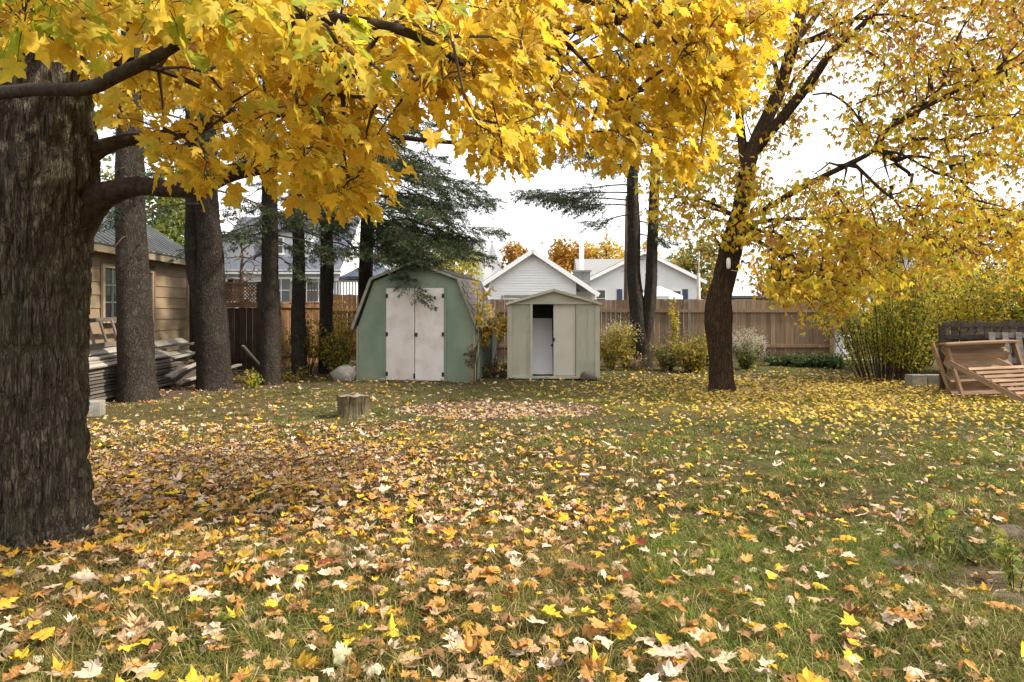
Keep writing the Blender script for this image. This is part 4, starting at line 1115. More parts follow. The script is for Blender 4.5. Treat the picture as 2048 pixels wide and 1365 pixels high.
ct = off * 0.6 / 0.4 + np.array([0, 0, -1.0]) + rng.normal(0, 0.35, cp.shape)
cn = rng.normal(0, 0.7, cp.shape) + np.array([0, -0.2, 0.5])
cs = rng.uniform(0.105, 0.20, len(cp))
EYL = [(5, (0.60, 0.42, 0.030)), (4, (0.68, 0.50, 0.05)), (2, (0.50, 0.44, 0.05)), (2.0, (0.50, 0.27, 0.03)), (0.8, (0.34, 0.37, 0.05)), (0.9, (0.36, 0.17, 0.05))]
cc = pick(EYL, len(cp), 0.12)
top = cp[:, 2] > 5.6
redd = top & (rng.random(len(cp)) < 0.4)
cc[redd] = pick([(1, (0.42, 0.20, 0.07)), (1, (0.46, 0.30, 0.06))], int(redd.sum()))
CR = frames(ct, cn)
comp = [compound(s) for s in range(5)]
vi = rng.integers(0, 5, len(cp))
sc = cs / cp[:, 1] * ((HY - (cp[:, 2] - EYE) / cp[:, 1] * F_PX > 0) & (CX + cp[:, 0] / cp[:, 1] * F_PX < 2048))
big = np.argsort(-sc)[:300]
rest = np.ones(len(cp), bool); rest[big] = False
lg = Geo()
for s in range(5):
    q = rest & (vi == s)
    lg.put(*inst(*comp[s], cp[q], CR[q], cs[q], cc[q]))
lg.obj('foliage', M['leaf_small'], et, smooth=True, kind='stuff')
cols = [p[1] for p in EYL]; vm = {}
for i in big:
    ci = int(np.argmin([np.sum((cc[i] - np.array(c)) ** 2) for c in cols])); key = (vi[i], ci)
    if key not in vm: vm[key] = mesh_np('leaf', comp[vi[i]][0], comp[vi[i]][1], M['leaf_small'], np.broadcast_to(np.array(cols[ci]), (len(comp[0][0]), 3)))
    o = add('leaf', vm[key], et)
    Mm = Matrix([list(r) for r in CR[i] * cs[i]]).to_4x4(); Mm.translation = Vector(cp[i] - np.array(et.location))
    o.matrix_local = Mm
# pale fixture on the trunk with its cord
lampx = P(1457, 527, D2 - 0.27)
V, F = tube([(0, 0, -0.10), (0, 0, -0.085), (0, 0, 0.0), (0, 0, 0.08), (0, 0, 0.10)], [0.015, 0.036, 0.04, 0.034, 0.012], 12)
tag(add('trunk_fixture', mesh_np('trunk_fixture', V, F, M['white_trim'], None, True), None, tuple(lampx)), 'small white oval fixture fixed to the brown trunk', 'fixture')
cpts = spline([P(1462, 541, D2 - 0.27), P(1490, 544, D2 - 0.5), P(1530, 541, D2 - 0.8), P(1570, 528, D2 - 1.0)], 0.06)
V, F = tube(cpts, 0.006, 6)
tag(obj_np('cord', V, F, M['cord'], None, smooth=True), 'thin pale cord running from the trunk fixture into the yellow leaves', 'cord')

# ------------------------------------------------------------------ spruces
def needle_spray(seed, n=46, L=0.42):
    """flat drooping twig with needles, along +Y"""
    r = np.random.default_rng(seed); VV, FF = [], []; c = 0
    def blade(a, b, wd, nr):
        nonlocal c
        d = b - a; s = np.cross(d, nr); s /= np.linalg.norm(s) + 1e-9
        VV.append(np.array([a - s * wd, a + s * wd, b])); FF.append([(c, c + 1, c + 2)]); c += 3
    for _ in range(n):
        t = r.uniform(0, 1); side = r.choice((-1, 1)); k = r.random()
        off = side * r.uniform(0, 0.42) * (1 - t) * L
        a = np.array([off, t * L + abs(off) * 0.5, r.normal(0, 0.012) - abs(off) * 0.3])
        dr = np.array([side * r.uniform(0.1, 1.0), r.uniform(0.4, 1.0), r.normal(-0.1, 0.45)]); dr /= np.linalg.norm(dr)
        blade(a, a + dr * r.uniform(0.05, 0.09), r.uniform(0.006, 0.011), r.normal(0, 1, 3))
    return np.concatenate(VV), np.array([f for q in FF for f in q])
SPR = [needle_spray(s) for s in range(5)]
NEE = [(4, (0.030, 0.048, 0.018)), (3, (0.048, 0.068, 0.026)), (1.8, (0.075, 0.090, 0.034)), (0.5, (0.095, 0.07, 0.035))]
def spruce_branch(gn, gw, a, dirh, L, droop, dens=1.0, r=0.022):
    """branch from a, heading dirh (xy), sagging then lifting at the tip"""
    dirh = np.array([dirh[0], dirh[1], 0.0]); dirh /= np.linalg.norm(dirh)
    t = np.linspace(0, 1, 9)[:, None]
    path = a + dirh * L * t + np.array([0, 0, 1.0]) * L * (0.10 * t - droop * t ** 1.6 + 0.12 * t ** 5) + rng.normal(0, 0.012 * L, (9, 3)) * t
    gw.put(*tube(path, np.linspace(r, 0.004, 9), 5))
    side = np.cross(dirh, [0, 0, 1.0])
    n = max(4, int(L * 15 * dens))
    for s in range(5):
        m = max(1, n // 5 + 1)
        tt = rng.uniform(0.22, 1.0, m); pp = np.array([[np.interp(q, t[:, 0], path[:, j]) for j in range(3)] for q in tt])
        sg = rng.choice((-1, 1), m)[:, None]
        tip = dirh * rng.uniform(0.3, 1.0, (m, 1)) + side * sg * rng.uniform(0.1, 1.0, (m, 1)) + np.array([0, 0, -1.0]) * rng.uniform(0.05, 0.7, (m, 1))
        reach = rng.uniform(0, 0.30, (m, 1)) * L * 0.5 * (1.15 - tt[:, None])
        tipn = tip / np.linalg.norm(tip, axis=1)[:, None]
        for q in range(m):
            if reach[q, 0] > 0.1: gw.put(*tube([pp[q], pp[q] + tipn[q] * reach[q] * 0.5 + np.array([0, 0, 0.01]), pp[q] + tipn[q] * reach[q]], [0.006, 0.005, 0.003], 3, cap=False))
        gn.put(*inst(*SPR[s], pp + tipn * reach, frames(tip, np.array([0, 0, 1.0]) + rng.normal(0, 0.3, (m, 3))), rng.uniform(0.7, 1.25, m), pick(NEE, m, 0.2)))

def spruce(name, label, base_px, base_py, path_px, sides=40, branches=(), stubs=10, group=None, wdt=None, seed=0, extra=None):
    d = dist_of(base_py); bx = P(base_px, 620, d)[0]
    root = thing(name, label, 'tree', (bx, d, 0), 0, group)
    pts = [(*P(px, py, d + dy), r) for px, py, dy, r in path_px]
    _, s = trunk('trunk', pts, M['bark_spruce'], root, sides, 0.05, furrow(0.016, 26, 11, seed, 0.05))
    if extra:
        trunk('trunk', [(*P(px, py, d + dy), r) for px, py, dy, r in extra], M['bark_spruce'], root, sides, 0.05, furrow(0.016, 26, 11, seed + 4, 0.04))
    gw = Geo()
    for _ in range(stubs):
        q = s[random.randrange(len(s) // 4, len(s))]; a = random.uniform(0, 6.28); L = random.uniform(0.15, 0.6)
        dv = np.array([math.cos(a), math.sin(a), random.uniform(-0.5, 0.2)])
        gw.put(*tube([q, q + dv * L * 0.5 + rng.normal(0, 0.02, 3), q + dv * L + np.array([0, 0, -0.05])], [0.016, 0.010, 0.004], 5))
    gn = Geo()
    for (h, az, L, droop, dens) in branches:
        q = s[np.argmin(np.abs(s[:, 2] - h))]
        spruce_branch(gn, gw, q, (math.cos(az), math.sin(az)), L, droop, dens)
    gw.obj('branches', M['twig'], root, kind='stuff')
    if gn.V: gn.obj('needles', M['needle'], root, kind='stuff')
    return root

def ring(h0, h1, n, L0, L1, droop=0.35, dens=1.0, az0=0, az1=6.283):
    return [(h, random.uniform(az0, az1), L0 + (L1 - L0) * (h - h0) / (h1 - h0) * random.uniform(0.8, 1.2) if n else 0, droop * random.uniform(0.7, 1.3), dens) for h in np.linspace(h0, h1, n)]

spruce('spruce_tree', 'thick grey spruce trunk standing in front of the garage window', 272, 800,
       [(276, 815, 0, 0.40), (275, 800, 0, 0.345), (273, 760, 0, 0.285), (271, 700, 0, 0.262), (268, 600, 0, 0.245), (264, 500, 0, 0.225), (261, 400, 0, 0.21), (262, 300, 0, 0.20), (266, 150, 0.1, 0.18), (268, 0, 0.1, 0.16), (268, -250, 0.1, 0.11), (270, -480, 0.1, 0.04)],
       60, ring(4.6, 8.5, 16, 2.4, 1.0), 26, 'spruces in a row along the left side', seed=61)
spruce('spruce_tree', 'forked grey spruce trunk before the lattice fence', 425, 778,
       [(432, 790, 0, 0.42), (430, 778, 0, 0.36), (428, 750, 0, 0.315), (425, 700, 0, 0.295), (420, 620, 0, 0.285), (421, 560, 0, 0.25), (420, 500, 0, 0.225), (414, 400, 0, 0.21), (410, 300, 0, 0.20), (408, 150, 0, 0.17), (406, -100, 0, 0.12), (405, -330, 0, 0.05)],
       50, ring(3.5, 9.0, 22, 2.0, 0.9, 0.45, 0.9), 26, 'spruces in a row along the left side', seed=67,
       extra=[(412, 640, 0.05, 0.16), (400, 590, 0.08, 0.165), (391, 540, 0.12, 0.155), (386, 480, 0.2, 0.15), (386, 400, 0.2, 0.14), (384, 250, 0.3, 0.12), (380, 0, 0.4, 0.07)])
spruce('spruce_tree', 'leaning double-stemmed spruce trunk right of the lattice panel', 540, 768,
       [(540, 780, 0, 0.29), (540, 768, 0, 0.24), (540, 740, 0, 0.205), (539, 680, 0, 0.19), (540, 600, 0, 0.18), (541, 500, 0, 0.17), (540, 400, 0, 0.155), (538, 250, 0, 0.14), (535, 0, 0, 0.10), (535, -250, 0, 0.04)],
       40, ring(3.0, 8.6, 24, 1.7, 0.8, 0.5, 0.8) + [(2.9, 0.2, 0.7, 0.6, 1), (3.1, 3.0, 0.8, 0.5, 0.8), (2.6, -0.3, 0.6, 0.7, 1)], 24, 'spruces in a row along the left side', seed=71,
       extra=[(552, 770, 0.25, 0.12), (553, 740, 0.25, 0.10), (552, 680, 0.22, 0.095), (550, 600, 0.2, 0.09), (546, 540, 0.1, 0.09)])
spruce('spruce_tree', 'slim dark spruce trunk in front of the orange cedar fence', 597, 752,
       [(598, 762, 0, 0.21), (598, 752, 0, 0.18), (598, 730, 0, 0.155), (597, 650, 0, 0.145), (596, 560, 0, 0.135), (596, 450, 0, 0.125), (594, 300, 0, 0.11), (592, 0, 0, 0.07), (590, -150, 0, 0.03)],
       30, ring(3.1, 8.0, 22, 1.6, 0.8, 0.5, 0.8), 10, 'spruces in a row along the left side', seed=73)
spruce('spruce_tree', 'slim dark spruce trunk rising from the leafy shrubs', 652, 747,
       [(653, 757, 0, 0.23), (653, 747, 0, 0.19), (653, 730, 0, 0.165), (652, 650, 0, 0.155), (652, 560, 0, 0.15), (653, 450, 0, 0.14), (654, 300, 0, 0.12), (655, 0, 0, 0.08), (655, -150, 0, 0.03)],
       30, ring(3.1, 8.2, 22, 1.6, 0.8, 0.5, 0.8), 10, 'spruces in a row along the left side', seed=79)
random.seed(31)
sb = ring(3.7, 7.6, 36, 2.6, 1.2, 0.42, 1.2) + [(h, random.uniform(-1.3, 0.7), random.uniform(2.0, 3.2), random.uniform(0.4, 0.65), 1.3) for h in np.linspace(3.2, 5.4, 18)]
sb += [(3.4, -1.05, 3.1, 0.72, 2.2), (3.7, -0.95, 3.0, 0.60, 2.0), (3.6, -1.0, 2.7, 0.62, 2.0), (3.55, -0.85, 2.2, 0.62, 2.0), (3.3, -0.95, 1.9, 0.62, 2.0), (3.7, -0.6, 2.6, 0.55, 1.8), (3.45, -0.25, 2.6, 0.45, 1.6), (3.9, -0.1, 3.2, 0.35, 1.5)]
spruce('spruce_tree', 'dark spruce with full drooping boughs hanging over the green shed', 732, 744,
       [(729, 754, 0, 0.23), (729, 744, 0, 0.20), (729, 700, 0, 0.175), (730, 620, 0, 0.175), (732, 540, 0, 0.165), (735, 450, 0, 0.155), (737, 350, 0, 0.145), (740, 200, 0, 0.12), (742, 0, 0, 0.08), (743, -130, 0, 0.03)],
       36, sb, 16, 'spruces in a row along the left side', seed=83)
random.seed(37)
tb = [(4.55, math.pi * 0.98, 2.9, 0.16, 1.7), (4.35, math.pi * 1.02, 2.6, 0.10, 1.7), (4.75, math.pi * 0.93, 2.5, 0.22, 1.5), (4.2, math.pi * 1.06, 2.0, 0.12, 1.4), (3.5, 0.1, 0.9, 0.4, 1.2), (3.8, -0.3, 1.0, 0.4, 1.2),
      (4.0, 2.6, 1.2, 0.3, 1.0)] + ring(5.2, 9.0, 22, 2.4, 1.0, 0.35)
spruce('spruce_tree', 'twin-trunked grey spruce with one long flat bough beside the metal shed', 1283, 735,
       [(1284, 745, 0, 0.36), (1283, 735, 0, 0.31), (1282, 715, 0, 0.255), (1279, 680, 0, 0.235), (1276, 640, 0, 0.20), (1273, 600, 0, 0.185), (1268, 540, 0, 0.165), (1266, 450, 0, 0.155), (1265, 330, 0, 0.14), (1263, 150, 0, 0.11), (1262, -20, 0, 0.06)],
       36, tb, 12, seed=89,
       extra=[(1286, 690, -0.02, 0.15), (1292, 655, -0.05, 0.165), (1298, 620, -0.05, 0.165), (1302, 570, 0, 0.15), (1304, 500, 0, 0.145), (1308, 400, 0, 0.13), (1312, 250, 0, 0.11), (1316, 50, 0, 0.07)])

# ------------------------------------------------------------------ stump
random.seed(51); rng = np.random.default_rng(51)
sx_, sy_ = P(701, 620, 9.6)[0], 9.75
stp = thing('tree_stump', 'low sawn tree stump with ragged rim on the lawn', 'stump', (sx_, sy_, 0))
V, F = tube([(sx_, sy_, -0.1), (sx_, sy_, 0.0), (sx_, sy_, 0.08), (sx_, sy_, 0.18), (sx_, sy_, 0.27), (sx_, sy_, 0.31)], [0.27, 0.255, 0.225, 0.215, 0.225, 0.235], 72, cap=False,
            disp=lambda th, s, R: ((vnoise(np.stack([np.cos(th).ravel() * 4, np.sin(th).ravel() * 4, s.ravel() * 1.5], 1), 9) - 0.5) * 0.05 +
                                   (vnoise(np.stack([np.cos(th).ravel() * 13, np.sin(th).ravel() * 13, s.ravel() * 2], 1), 10) - 0.5) * 0.03).reshape(th.shape))
V[-72:, 2] += (vnoise(V[-72:] * 14, 3) - 0.5) * 0.06
obj_np('bark', V, F, M['stump_wood'], stp, smooth=False)
tv = np.concatenate([V[-72:] * np.array([1, 1, 1]) - np.array([0, 0, 0.012]), [[sx_, sy_, 0.285]]])
mid = (tv[:72] * 0.55 + tv[72] * 0.45) + np.stack([np.zeros(72), np.zeros(72), (vnoise(V[-72:] * 20, 4) - 0.5) * 0.03], 1)
tv = np.concatenate([tv[:72], mid, tv[72:]])
tf = [(i, (i + 1) % 72, 72 + (i + 1) % 72) for i in range(72)] + [(i, 72 + (i + 1) % 72, 72 + i) for i in range(72)] + [(72 + i, 72 + (i + 1) % 72, 144) for i in range(72)]
obj_np('cut_top', tv, np.array(tf), M['stump_top'], stp, smooth=False)

# ------------------------------------------------------------------ plank pile along the garage wall
random.seed(52)
k = 0
def plank(a, b, wd, th, mat, label, tiltup=(0, 0, 1)):
    o = bar('plank', a, b, wd, th, mat, None, tiltup)
    tag(o, label, 'plank', 'planks piled along the garage wall'); return o
zl = 0.06
ORD = ['lowest', 'second lowest', 'third', 'fourth', 'middle', 'sixth', 'seventh', 'second highest', 'topmost grey']
for layer in range(9):
    nb = 4
    for i in range(nb):
        x = -6.70 - i * 0.15 + random.uniform(-0.03, 0.03)
        y0 = 10.0 + random.uniform(-0.3, 0.5); y1 = 14.6 + random.uniform(-0.9, 0.9)
        a_ = random.uniform(-0.02, 0.02)
        if i in (0, 3) or layer == 8 or random.random() < 0.4:
            plank((x + a_, y0, zl + layer * 0.055 + random.uniform(0, 0.008)), (x - a_ - 0.05, y1, zl + layer * 0.055 + random.uniform(0, 0.012)), 0.14, 0.038,
                  M['plank_grey'], 'weathered grey board in the %s layer of the pile by the tan garage' % ORD[layer])
for i in range(6):
    x = -6.62 - i * 0.09
    plank((x + random.uniform(-0.06, 0.06), 10.2 + random.uniform(0, 1.2), 0.61 + i * 0.045), (x - 0.14 + random.uniform(-0.12, 0.12), 14.4 + random.uniform(-1.2, 0.7), 0.62 + i * 0.055), random.choice((0.10, 0.13, 0.17)), 0.028, M['plank_white'],
          'pale painted board lying loosely on top of the plank pile', (random.uniform(0.1, 0.9), 0, 1))
for a, b in (((-6.5, 13.2, 0.25), (-6.1, 15.0, 0.62)), ((-6.35, 13.6, 0.12), (-5.95, 15.3, 0.30)), ((-6.7, 13.8, 0.55), (-6.35, 15.6, 0.70)), ((-6.9, 13.9, 0.72), (-6.6, 15.8, 0.86)),
             ((-6.1, 15.2, 0.10), (-6.35, 14.9, 0.78)), ((-5.75, 14.7, 0.05), (-5.1, 15.6, 0.18)), ((-5.6, 16.0, 0.05), (-6.0, 15.6, 0.7))):
    plank(a, b, 0.11, 0.035, M['plank_grey'] if random.random() < 0.6 else M['plank_white'], 'loose narrow board jutting out at the far end of the pile')
ld = thing('ladder', 'old grey wooden ladder lying on edge upon the plank pile', 'ladder', (-6.95, 10.4, 0.0))
la, lb = np.array([0.0, 0.0, 0.86]), np.array([-0.1, 3.4, 0.95])
lo = np.array([-0.16, 0.05, 0.42])
for q in (np.zeros(3), lo): bar('rail', tuple(la + q), tuple(lb + q), 0.03, 0.07, M['plank_grey'], ld)
for i in range(9):
    c = la + (lb - la) * (0.06 + i * 0.11)
    bar('rung', tuple(c), tuple(c + lo), 0.03, 0.045, M['plank_grey'], ld, (0, 1, 0))
tag(box('concrete_block', (-5.93, 9.95, 0.10), (0.20, 0.30, 0.20), M['concrete'], None, (0, 0, 0.3)), 'small pale concrete block at the near end of the plank pile', 'block')
tag(rock('boulder', (-6.65 + 0.0, 14.05, 0.10), (0.36, 0.30, 0.28), M['stone'], None, 2), 'rounded dark boulder between the spruce trunks', 'boulder')
tag(rock('boulder', (-3.55, 14.75, 0.10), (0.26, 0.22, 0.24), M['concrete'], None, 6), 'pale rounded stone at the left corner of the green shed', 'stone')

# ------------------------------------------------------------------ lumber on the right
random.seed(53)
sd_ = 11.9
st = thing('wooden_steps', 'unpainted cedar step unit lying on the grass before dark panels', 'steps', (P(1905, 620, sd_)[0], sd_, 0), math.radians(-3))
SW = 1.12
TA = math.radians(32); ca_, sa_ = math.cos(TA), math.sin(TA)
for i in range(4):
    oy, oz = 0.02 + i * 0.073, 0.06 + i * 0.222          # front edge of the tread; the unit lies tipped forward
    box('tread', (SW / 2, oy + 0.09 * ca_, oz + 0.09 * sa_), (SW - 0.05, 0.19, 0.028), M['cedar'], st, (TA, math.radians(-3), 0))
    box('riser', (SW / 2, oy + 0.185 * ca_ - 0.078 * sa_, oz + 0.185 * sa_ + 0.078 * ca_), (SW - 0.06, 0.022, 0.14), M['cedar'], st, (TA, math.radians(-3), 0))
for x, dx in ((0.0, -0.14), (SW, -0.10)):
    bar('stringer', (x + 0.14, -0.06, 0.0), (x + 0.14 + dx, 0.22, 0.93), 0.045, 0.075, M['cedar'], st, (0, -1, 0.3))
    bar('side_slat', (x + 0.10, 0.22, 0.02), (x + 0.10 + dx, 0.55, 0.9), 0.03, 0.09, M['cedar'], st, (0, -1, 0.3))
bar('top_board', (-0.06, 0.2, 0.90), (SW + 0.06, 0.2, 0.965), 0.26, 0.03, M['cedar'], st)
bar('foot_board', (0.0, -0.05, 0.02), (SW, -0.05, 0.03), 0.05, 0.04, M['cedar'], st)
sp = thing('slatted_panel', 'slatted cedar panel with two rails leaning across the steps', 'panel', (P(1925, 620, 11.4)[0], 11.4, 0))
A0, B0 = np.array([0.0, 0.38, 0.62]), np.array([0.80, -0.35, 0.02]); Wv = np.array([0.85, 0.06, 0.03])
for q in (np.zeros(3), Wv): bar('rail', tuple(A0 + q), tuple(B0 + q), 0.05, 0.085, M['cedar'], sp)
for i in range(8):
    c = A0 + (B0 - A0) * (0.26 + i * 0.098)
    bar('slat', tuple(c + Wv * 0.02 + np.array([0, 0, 0.05])), tuple(c + Wv * 1.15 + np.array([0, 0, 0.05])), 0.055, 0.022, M['cedar'], sp, (0, -0.6, 0.7))
pn = thing('weathered_panel', 'dark weathered picket panel standing before the yellow shrubs', 'panel', (P(1895, 620, 12.7)[0], 12.7, 0), math.radians(-6))
for i in range(15):
    hgt = 1.28 + random.uniform(-0.06, 0.04)
    bar('picket', (0.07 + i * 0.145, random.uniform(0, 0.015), 0.02), (0.07 + i * 0.145 + random.uniform(-0.02, 0.02), 0.22, hgt), 0.022, 0.115, M['weathered'], pn, (1, 0, 0))
for z, yy in ((0.3, 0.02), (1.0, 0.13), (1.22, 0.17)):
    bar('rail', (0.0, yy - 0.03, z), (2.2, yy - 0.03, z + 0.03), 0.03, 0.08, M['weathered'], pn)
bar('post', (-0.05, 0.06, 0), (-0.04, 0.12, 1.20), 0.09, 0.09, M['weathered'], pn)
pg = thing('pallet', 'grey open-slatted pallet leaning on the dark picket panel', 'pallet', (P(1990, 620, 12.3)[0], 12.3, 0), math.radians(-4))
for i in range(5):
    bar('slat', (0.05 + i * 0.23, -0.02, 0.05), (0.05 + i * 0.23, 0.20, 1.10), 0.022, 0.10, M['weathered_grey'], pg, (1, 0, 0))
for z in (0.15, 0.6, 1.04):
    bar('cross_board', (0.0, 0.0 + z * 0.2 + 0.04, z), (1.1, 0.0 + z * 0.2 + 0.04, z), 0.09, 0.09, M['weathered_grey'], pg)
for i, (px, wq) in enumerate(((1838, 0.29), (1875, 0.35))):
    o = box('concrete_block', (P(px, 620, 13.4)[0], 13.5, 0.13), (wq, 0.24, 0.235), M['concrete'], None, (0, 0, 0.05 - i * 0.1))
    tag(o, 'squarish concrete block under the yellow shrub' if i == 0 else 'wider concrete block beside the dark picket panel', 'block')
# stones and sticks in the right foreground
def slab(c, r, label, seed):
    n = 14; th = np.linspace(0, 2 * np.pi, n, endpoint=False); rr = np.random.default_rng(seed)
    ra = rr.uniform(0.75, 1.1, n); x, y = np.cos(th) * ra * r[0], np.sin(th) * ra * r[1]
    V = np.concatenate([np.stack([x, y, np.full(n, -0.03)], 1), np.stack([x, y, np.full(n, r[2] * 0.7)], 1), np.stack([x * 0.9, y * 0.9, np.full(n, r[2])], 1), [[0, 0, r[2] * 1.05]]])
    F = []
    for l_ in range(2):
        for i in range(n):
            a, b = l_ * n + i, l_ * n + (i + 1) % n
            F += [(a, b, b + n), (a, b + n, a + n)]
    F += [(2 * n + i, 2 * n + (i + 1) % n, 3 * n) for i in range(n)]
    o = add('flat_stone', mesh_np('flat_stone', V, np.array(F), M['stone']), None, c, (0.03, -0.04, seed))
    return tag(o, label, 'stone', 'flat stones sunk in the lawn')
q = P(1815, 1140, dist_of(1140)); slab((q[0], q[1], 0.012), (0.17, 0.12, 0.04), 'flat brown stone sunk in grass beside a tall weed', 3)
q = P(2030, 1225, dist_of(1225)); slab((q[0], q[1], 0.012), (0.17, 0.14, 0.045), 'larger flat stone half hidden by dead leaves', 5)
q = P(2020, 1085, dist_of(1085)); tag(rock('dark_stone', (q[0], q[1], 0.03), (0.16, 0.09, 0.07), M['stone'], None, 12), 'dark rough stone among weeds at the lawn edge', 'stone')
for i, (x0, y0, x1, y1) in enumerate(((1960, 1090, 2040, 1140), (1985, 1120, 2060, 1105), (1975, 1165, 2060, 1170))):
    a, b = P(x0, y0, dist_of(y0)), P(x1, y1, dist_of(y1)); a[2] = 0.05; b[2] = 0.06
    V, F = tube([a, (a + b) / 2 + rng.normal(0, 0.012, 3), b], [0.009, 0.008, 0.004], 6)
    tag(obj_np('stick', V, F, M['deadstalk']), 'dry stick lying among the weeds by the flat stones', 'stick', 'dry sticks by the flat stones')

# ------------------------------------------------------------------ shrubs and weeds
def shrub(name, label, cat, base, h, spread, stems, leaves, ls, pal, seed, up=0.35, low=0.25, shape='vase', stem_r=0.012, mat='leaf_small', stem_mat='twig', group=None, plume=None, lean=(0, 0), spreadbase=0.22):
    r = np.random.default_rng(seed); bx_, by_ = base
    root = thing(name, label, cat, (bx_, by_, 0), 0, group)
    gs_, gl_ = Geo(), Geo(); pts = []; tips = []
    for i in range(stems):
        a = r.uniform(0, 2 * np.pi); rad = spread * math.sqrt(r.random()); hh = h * r.uniform(0.65, 1.05) * (1 - 0.25 * (rad / spread) ** 2)
        s0 = np.array([bx_ + math.cos(a) * rad * spreadbase, by_ + math.sin(a) * rad * spreadbase, -0.03])
        e = np.array([bx_ + math.cos(a) * rad + lean[0], by_ + math.sin(a) * rad + lean[1], hh])
        t = np.linspace(0, 1, 7)[:, None]
        bow = np.array([math.cos(a), math.sin(a), 0]) * rad * (t ** 1.6) * 0.78
        path = np.concatenate([s0[:2] + (e - s0)[:2] * t ** (1.0 + up), s0[2] + (e - s0)[2] * t], 1) + r.normal(0, 0.022 * h, (7, 3)) * np.array([1, 1, 0.4]) * t
        gs_.put(*tube(path, np.linspace(stem_r, stem_r * 0.3, 7), 4))
        tips.append(path[-1])
        for _ in range(max(1, leaves // stems)):
            q = r.uniform(low, 1.0) ** 0.75; p = np.array([np.interp(q, t[:, 0], path[:, j]) for j in range(3)])
            side = r.normal(0, 1, 3) * np.array([1, 1, 0.7]); side /= np.linalg.norm(side); L = abs(r.normal(0, 0.16)) * spread * (0.35 + q * 0.8)
            if L > 0.08 and r.random() < 0.35: gs_.put(*tube([p, p + side * L], [0.004, 0.002], 3, cap=False))
            pts.append(p + side * L)
    pts = np.array(pts); pts = pts[pts[:, 2] > 0.03]; m = len(pts)
    tip = r.normal(0, 0.7, (m, 3)) + (pts - np.array([bx_, by_, h * 0.4])) * 0.5 / max(h, 0.3) + np.array([0, 0, -0.1])
    gl_.put(*inst(*lance(0.5, 0.15), pts, frames(tip, r.normal(0, 0.6, (m, 3)) + np.array([0, 0, 0.7])), r.uniform(0.6, 1.3, m) * ls, pick(pal, m, 0.14)))
    gs_.obj('stems', M[stem_mat], root, kind='stuff')
    gl_.obj('leaves', M[mat], root, kind='stuff')
    if plume:                                          # fluffy seed heads at the stem tips
        pr, pn_, pcol, psz = plume; gp = Geo()
        for tpt in tips:
            off = r.normal(0, 1, (pn_, 3)) * np.array([pr, pr, pr * 1.5]); pp = tpt + off
            gp.put(*inst(*diamond(), pp, frames(r.normal(0, 1, (pn_, 3)), r.normal(0, 1, (pn_, 3))), r.uniform(0.6, 1.4, pn_) * psz, pick(pcol, pn_, 0.12)))
        gp.obj('seed_heads', M['plume'], root, kind='stuff')
    return root
YG = [(4, (0.42, 0.38, 0.035)), (4, (0.30, 0.31, 0.035)), (2, (0.54, 0.42, 0.04)), (2, (0.17, 0.21, 0.035))]
YG2 = [(5, (0.55, 0.45, 0.05)), (3, (0.45, 0.42, 0.05)), (1.5, (0.60, 0.38, 0.05)), (1, (0.30, 0.33, 0.05))]
GR = [(4, (0.075, 0.11, 0.03)), (3, (0.13, 0.16, 0.035)), (1, (0.28, 0.24, 0.04))]
DK = [(4, (0.06, 0.10, 0.035)), (3, (0.10, 0.14, 0.04))]
MIX = [(3, (0.16, 0.18, 0.035)), (3, (0.36, 0.30, 0.03)), (1.5, (0.45, 0.30, 0.03)), (1, (0.30, 0.09, 0.03)), (2, (0.09, 0.12, 0.03))]
BR = [(3, (0.16, 0.11, 0.06)), (2, (0.24, 0.17, 0.08)), (1, (0.12, 0.13, 0.05))]
def gx(px, d): return (P(px, 620, d)[0], d)
shrub('lilac_bush', 'tall many-stemmed bush with sparse yellow-green leaves past the fence end', 'shrub', gx(1772, 15.0), 2.55, 1.25, 64, 6500, 0.072, YG, 101, up=-0.1, low=0.12, stem_r=0.014, spreadbase=0.42)
shrub('yellow_shrub', 'low dense yellow-green shrub close behind the many-stemmed bush', 'shrub', gx(1810, 16.6), 1.7, 1.25, 40, 4200, 0.08, YG, 140, low=0.04, stem_r=0.01)
shrub('yellow_shrub', 'broad yellow shrub rising behind the dark picket panel', 'shrub', gx(1930, 16.5), 2.85, 1.6, 44, 6500, 0.085, YG2, 102, low=0.35, stem_r=0.014)
shrub('yellow_shrub', 'yellow-green shrub behind the grey pallet at the yard edge', 'shrub', gx(2070, 15.5), 2.75, 1.5, 40, 5500, 0.085, YG, 103, low=0.3, stem_r=0.014)
shrub('yellow_shrub', 'loose golden shrub behind the many-stemmed bush', 'shrub', gx(1830, 18.5), 2.9, 1.7, 40, 4600, 0.085, YG2, 104, low=0.4, stem_r=0.014)
shrub('leafy_shrub', 'green and yellow shrub between two slim spruce trunks', 'shrub', gx(612, 16.3), 1.45, 0.62, 22, 1300, 0.085, MIX, 105, low=0.35)
shrub('leafy_shrub', 'red and yellow tinged shrub against the reddish fence', 'shrub', gx(680, 18.0), 1.9, 0.60, 22, 1300, 0.085, [(3, (0.40, 0.30, 0.03)), (2, (0.36, 0.12, 0.04)), (3, (0.17, 0.20, 0.04)), (2, (0.5, 0.33, 0.05))], 106, low=0.3)
shrub('leafy_shrub', 'dark green shrub hugging the left wall of the green shed', 'shrub', gx(682, 15.9), 1.0, 0.55, 20, 1100, 0.08, MIX, 107, low=0.1)
shrub('goldenrod', 'tall goldenrod with pale plumes behind the metal shed corner', 'plant', gx(1222, 17.6), 1.2, 0.38, 18, 600, 0.10, [(3, (0.40, 0.34, 0.05)), (2, (0.30, 0.27, 0.06))], 108, low=0.1, stem_r=0.006, plume=(0.06, 40, [(3, (0.50, 0.45, 0.26)), (2, (0.42, 0.36, 0.15))], 0.03))
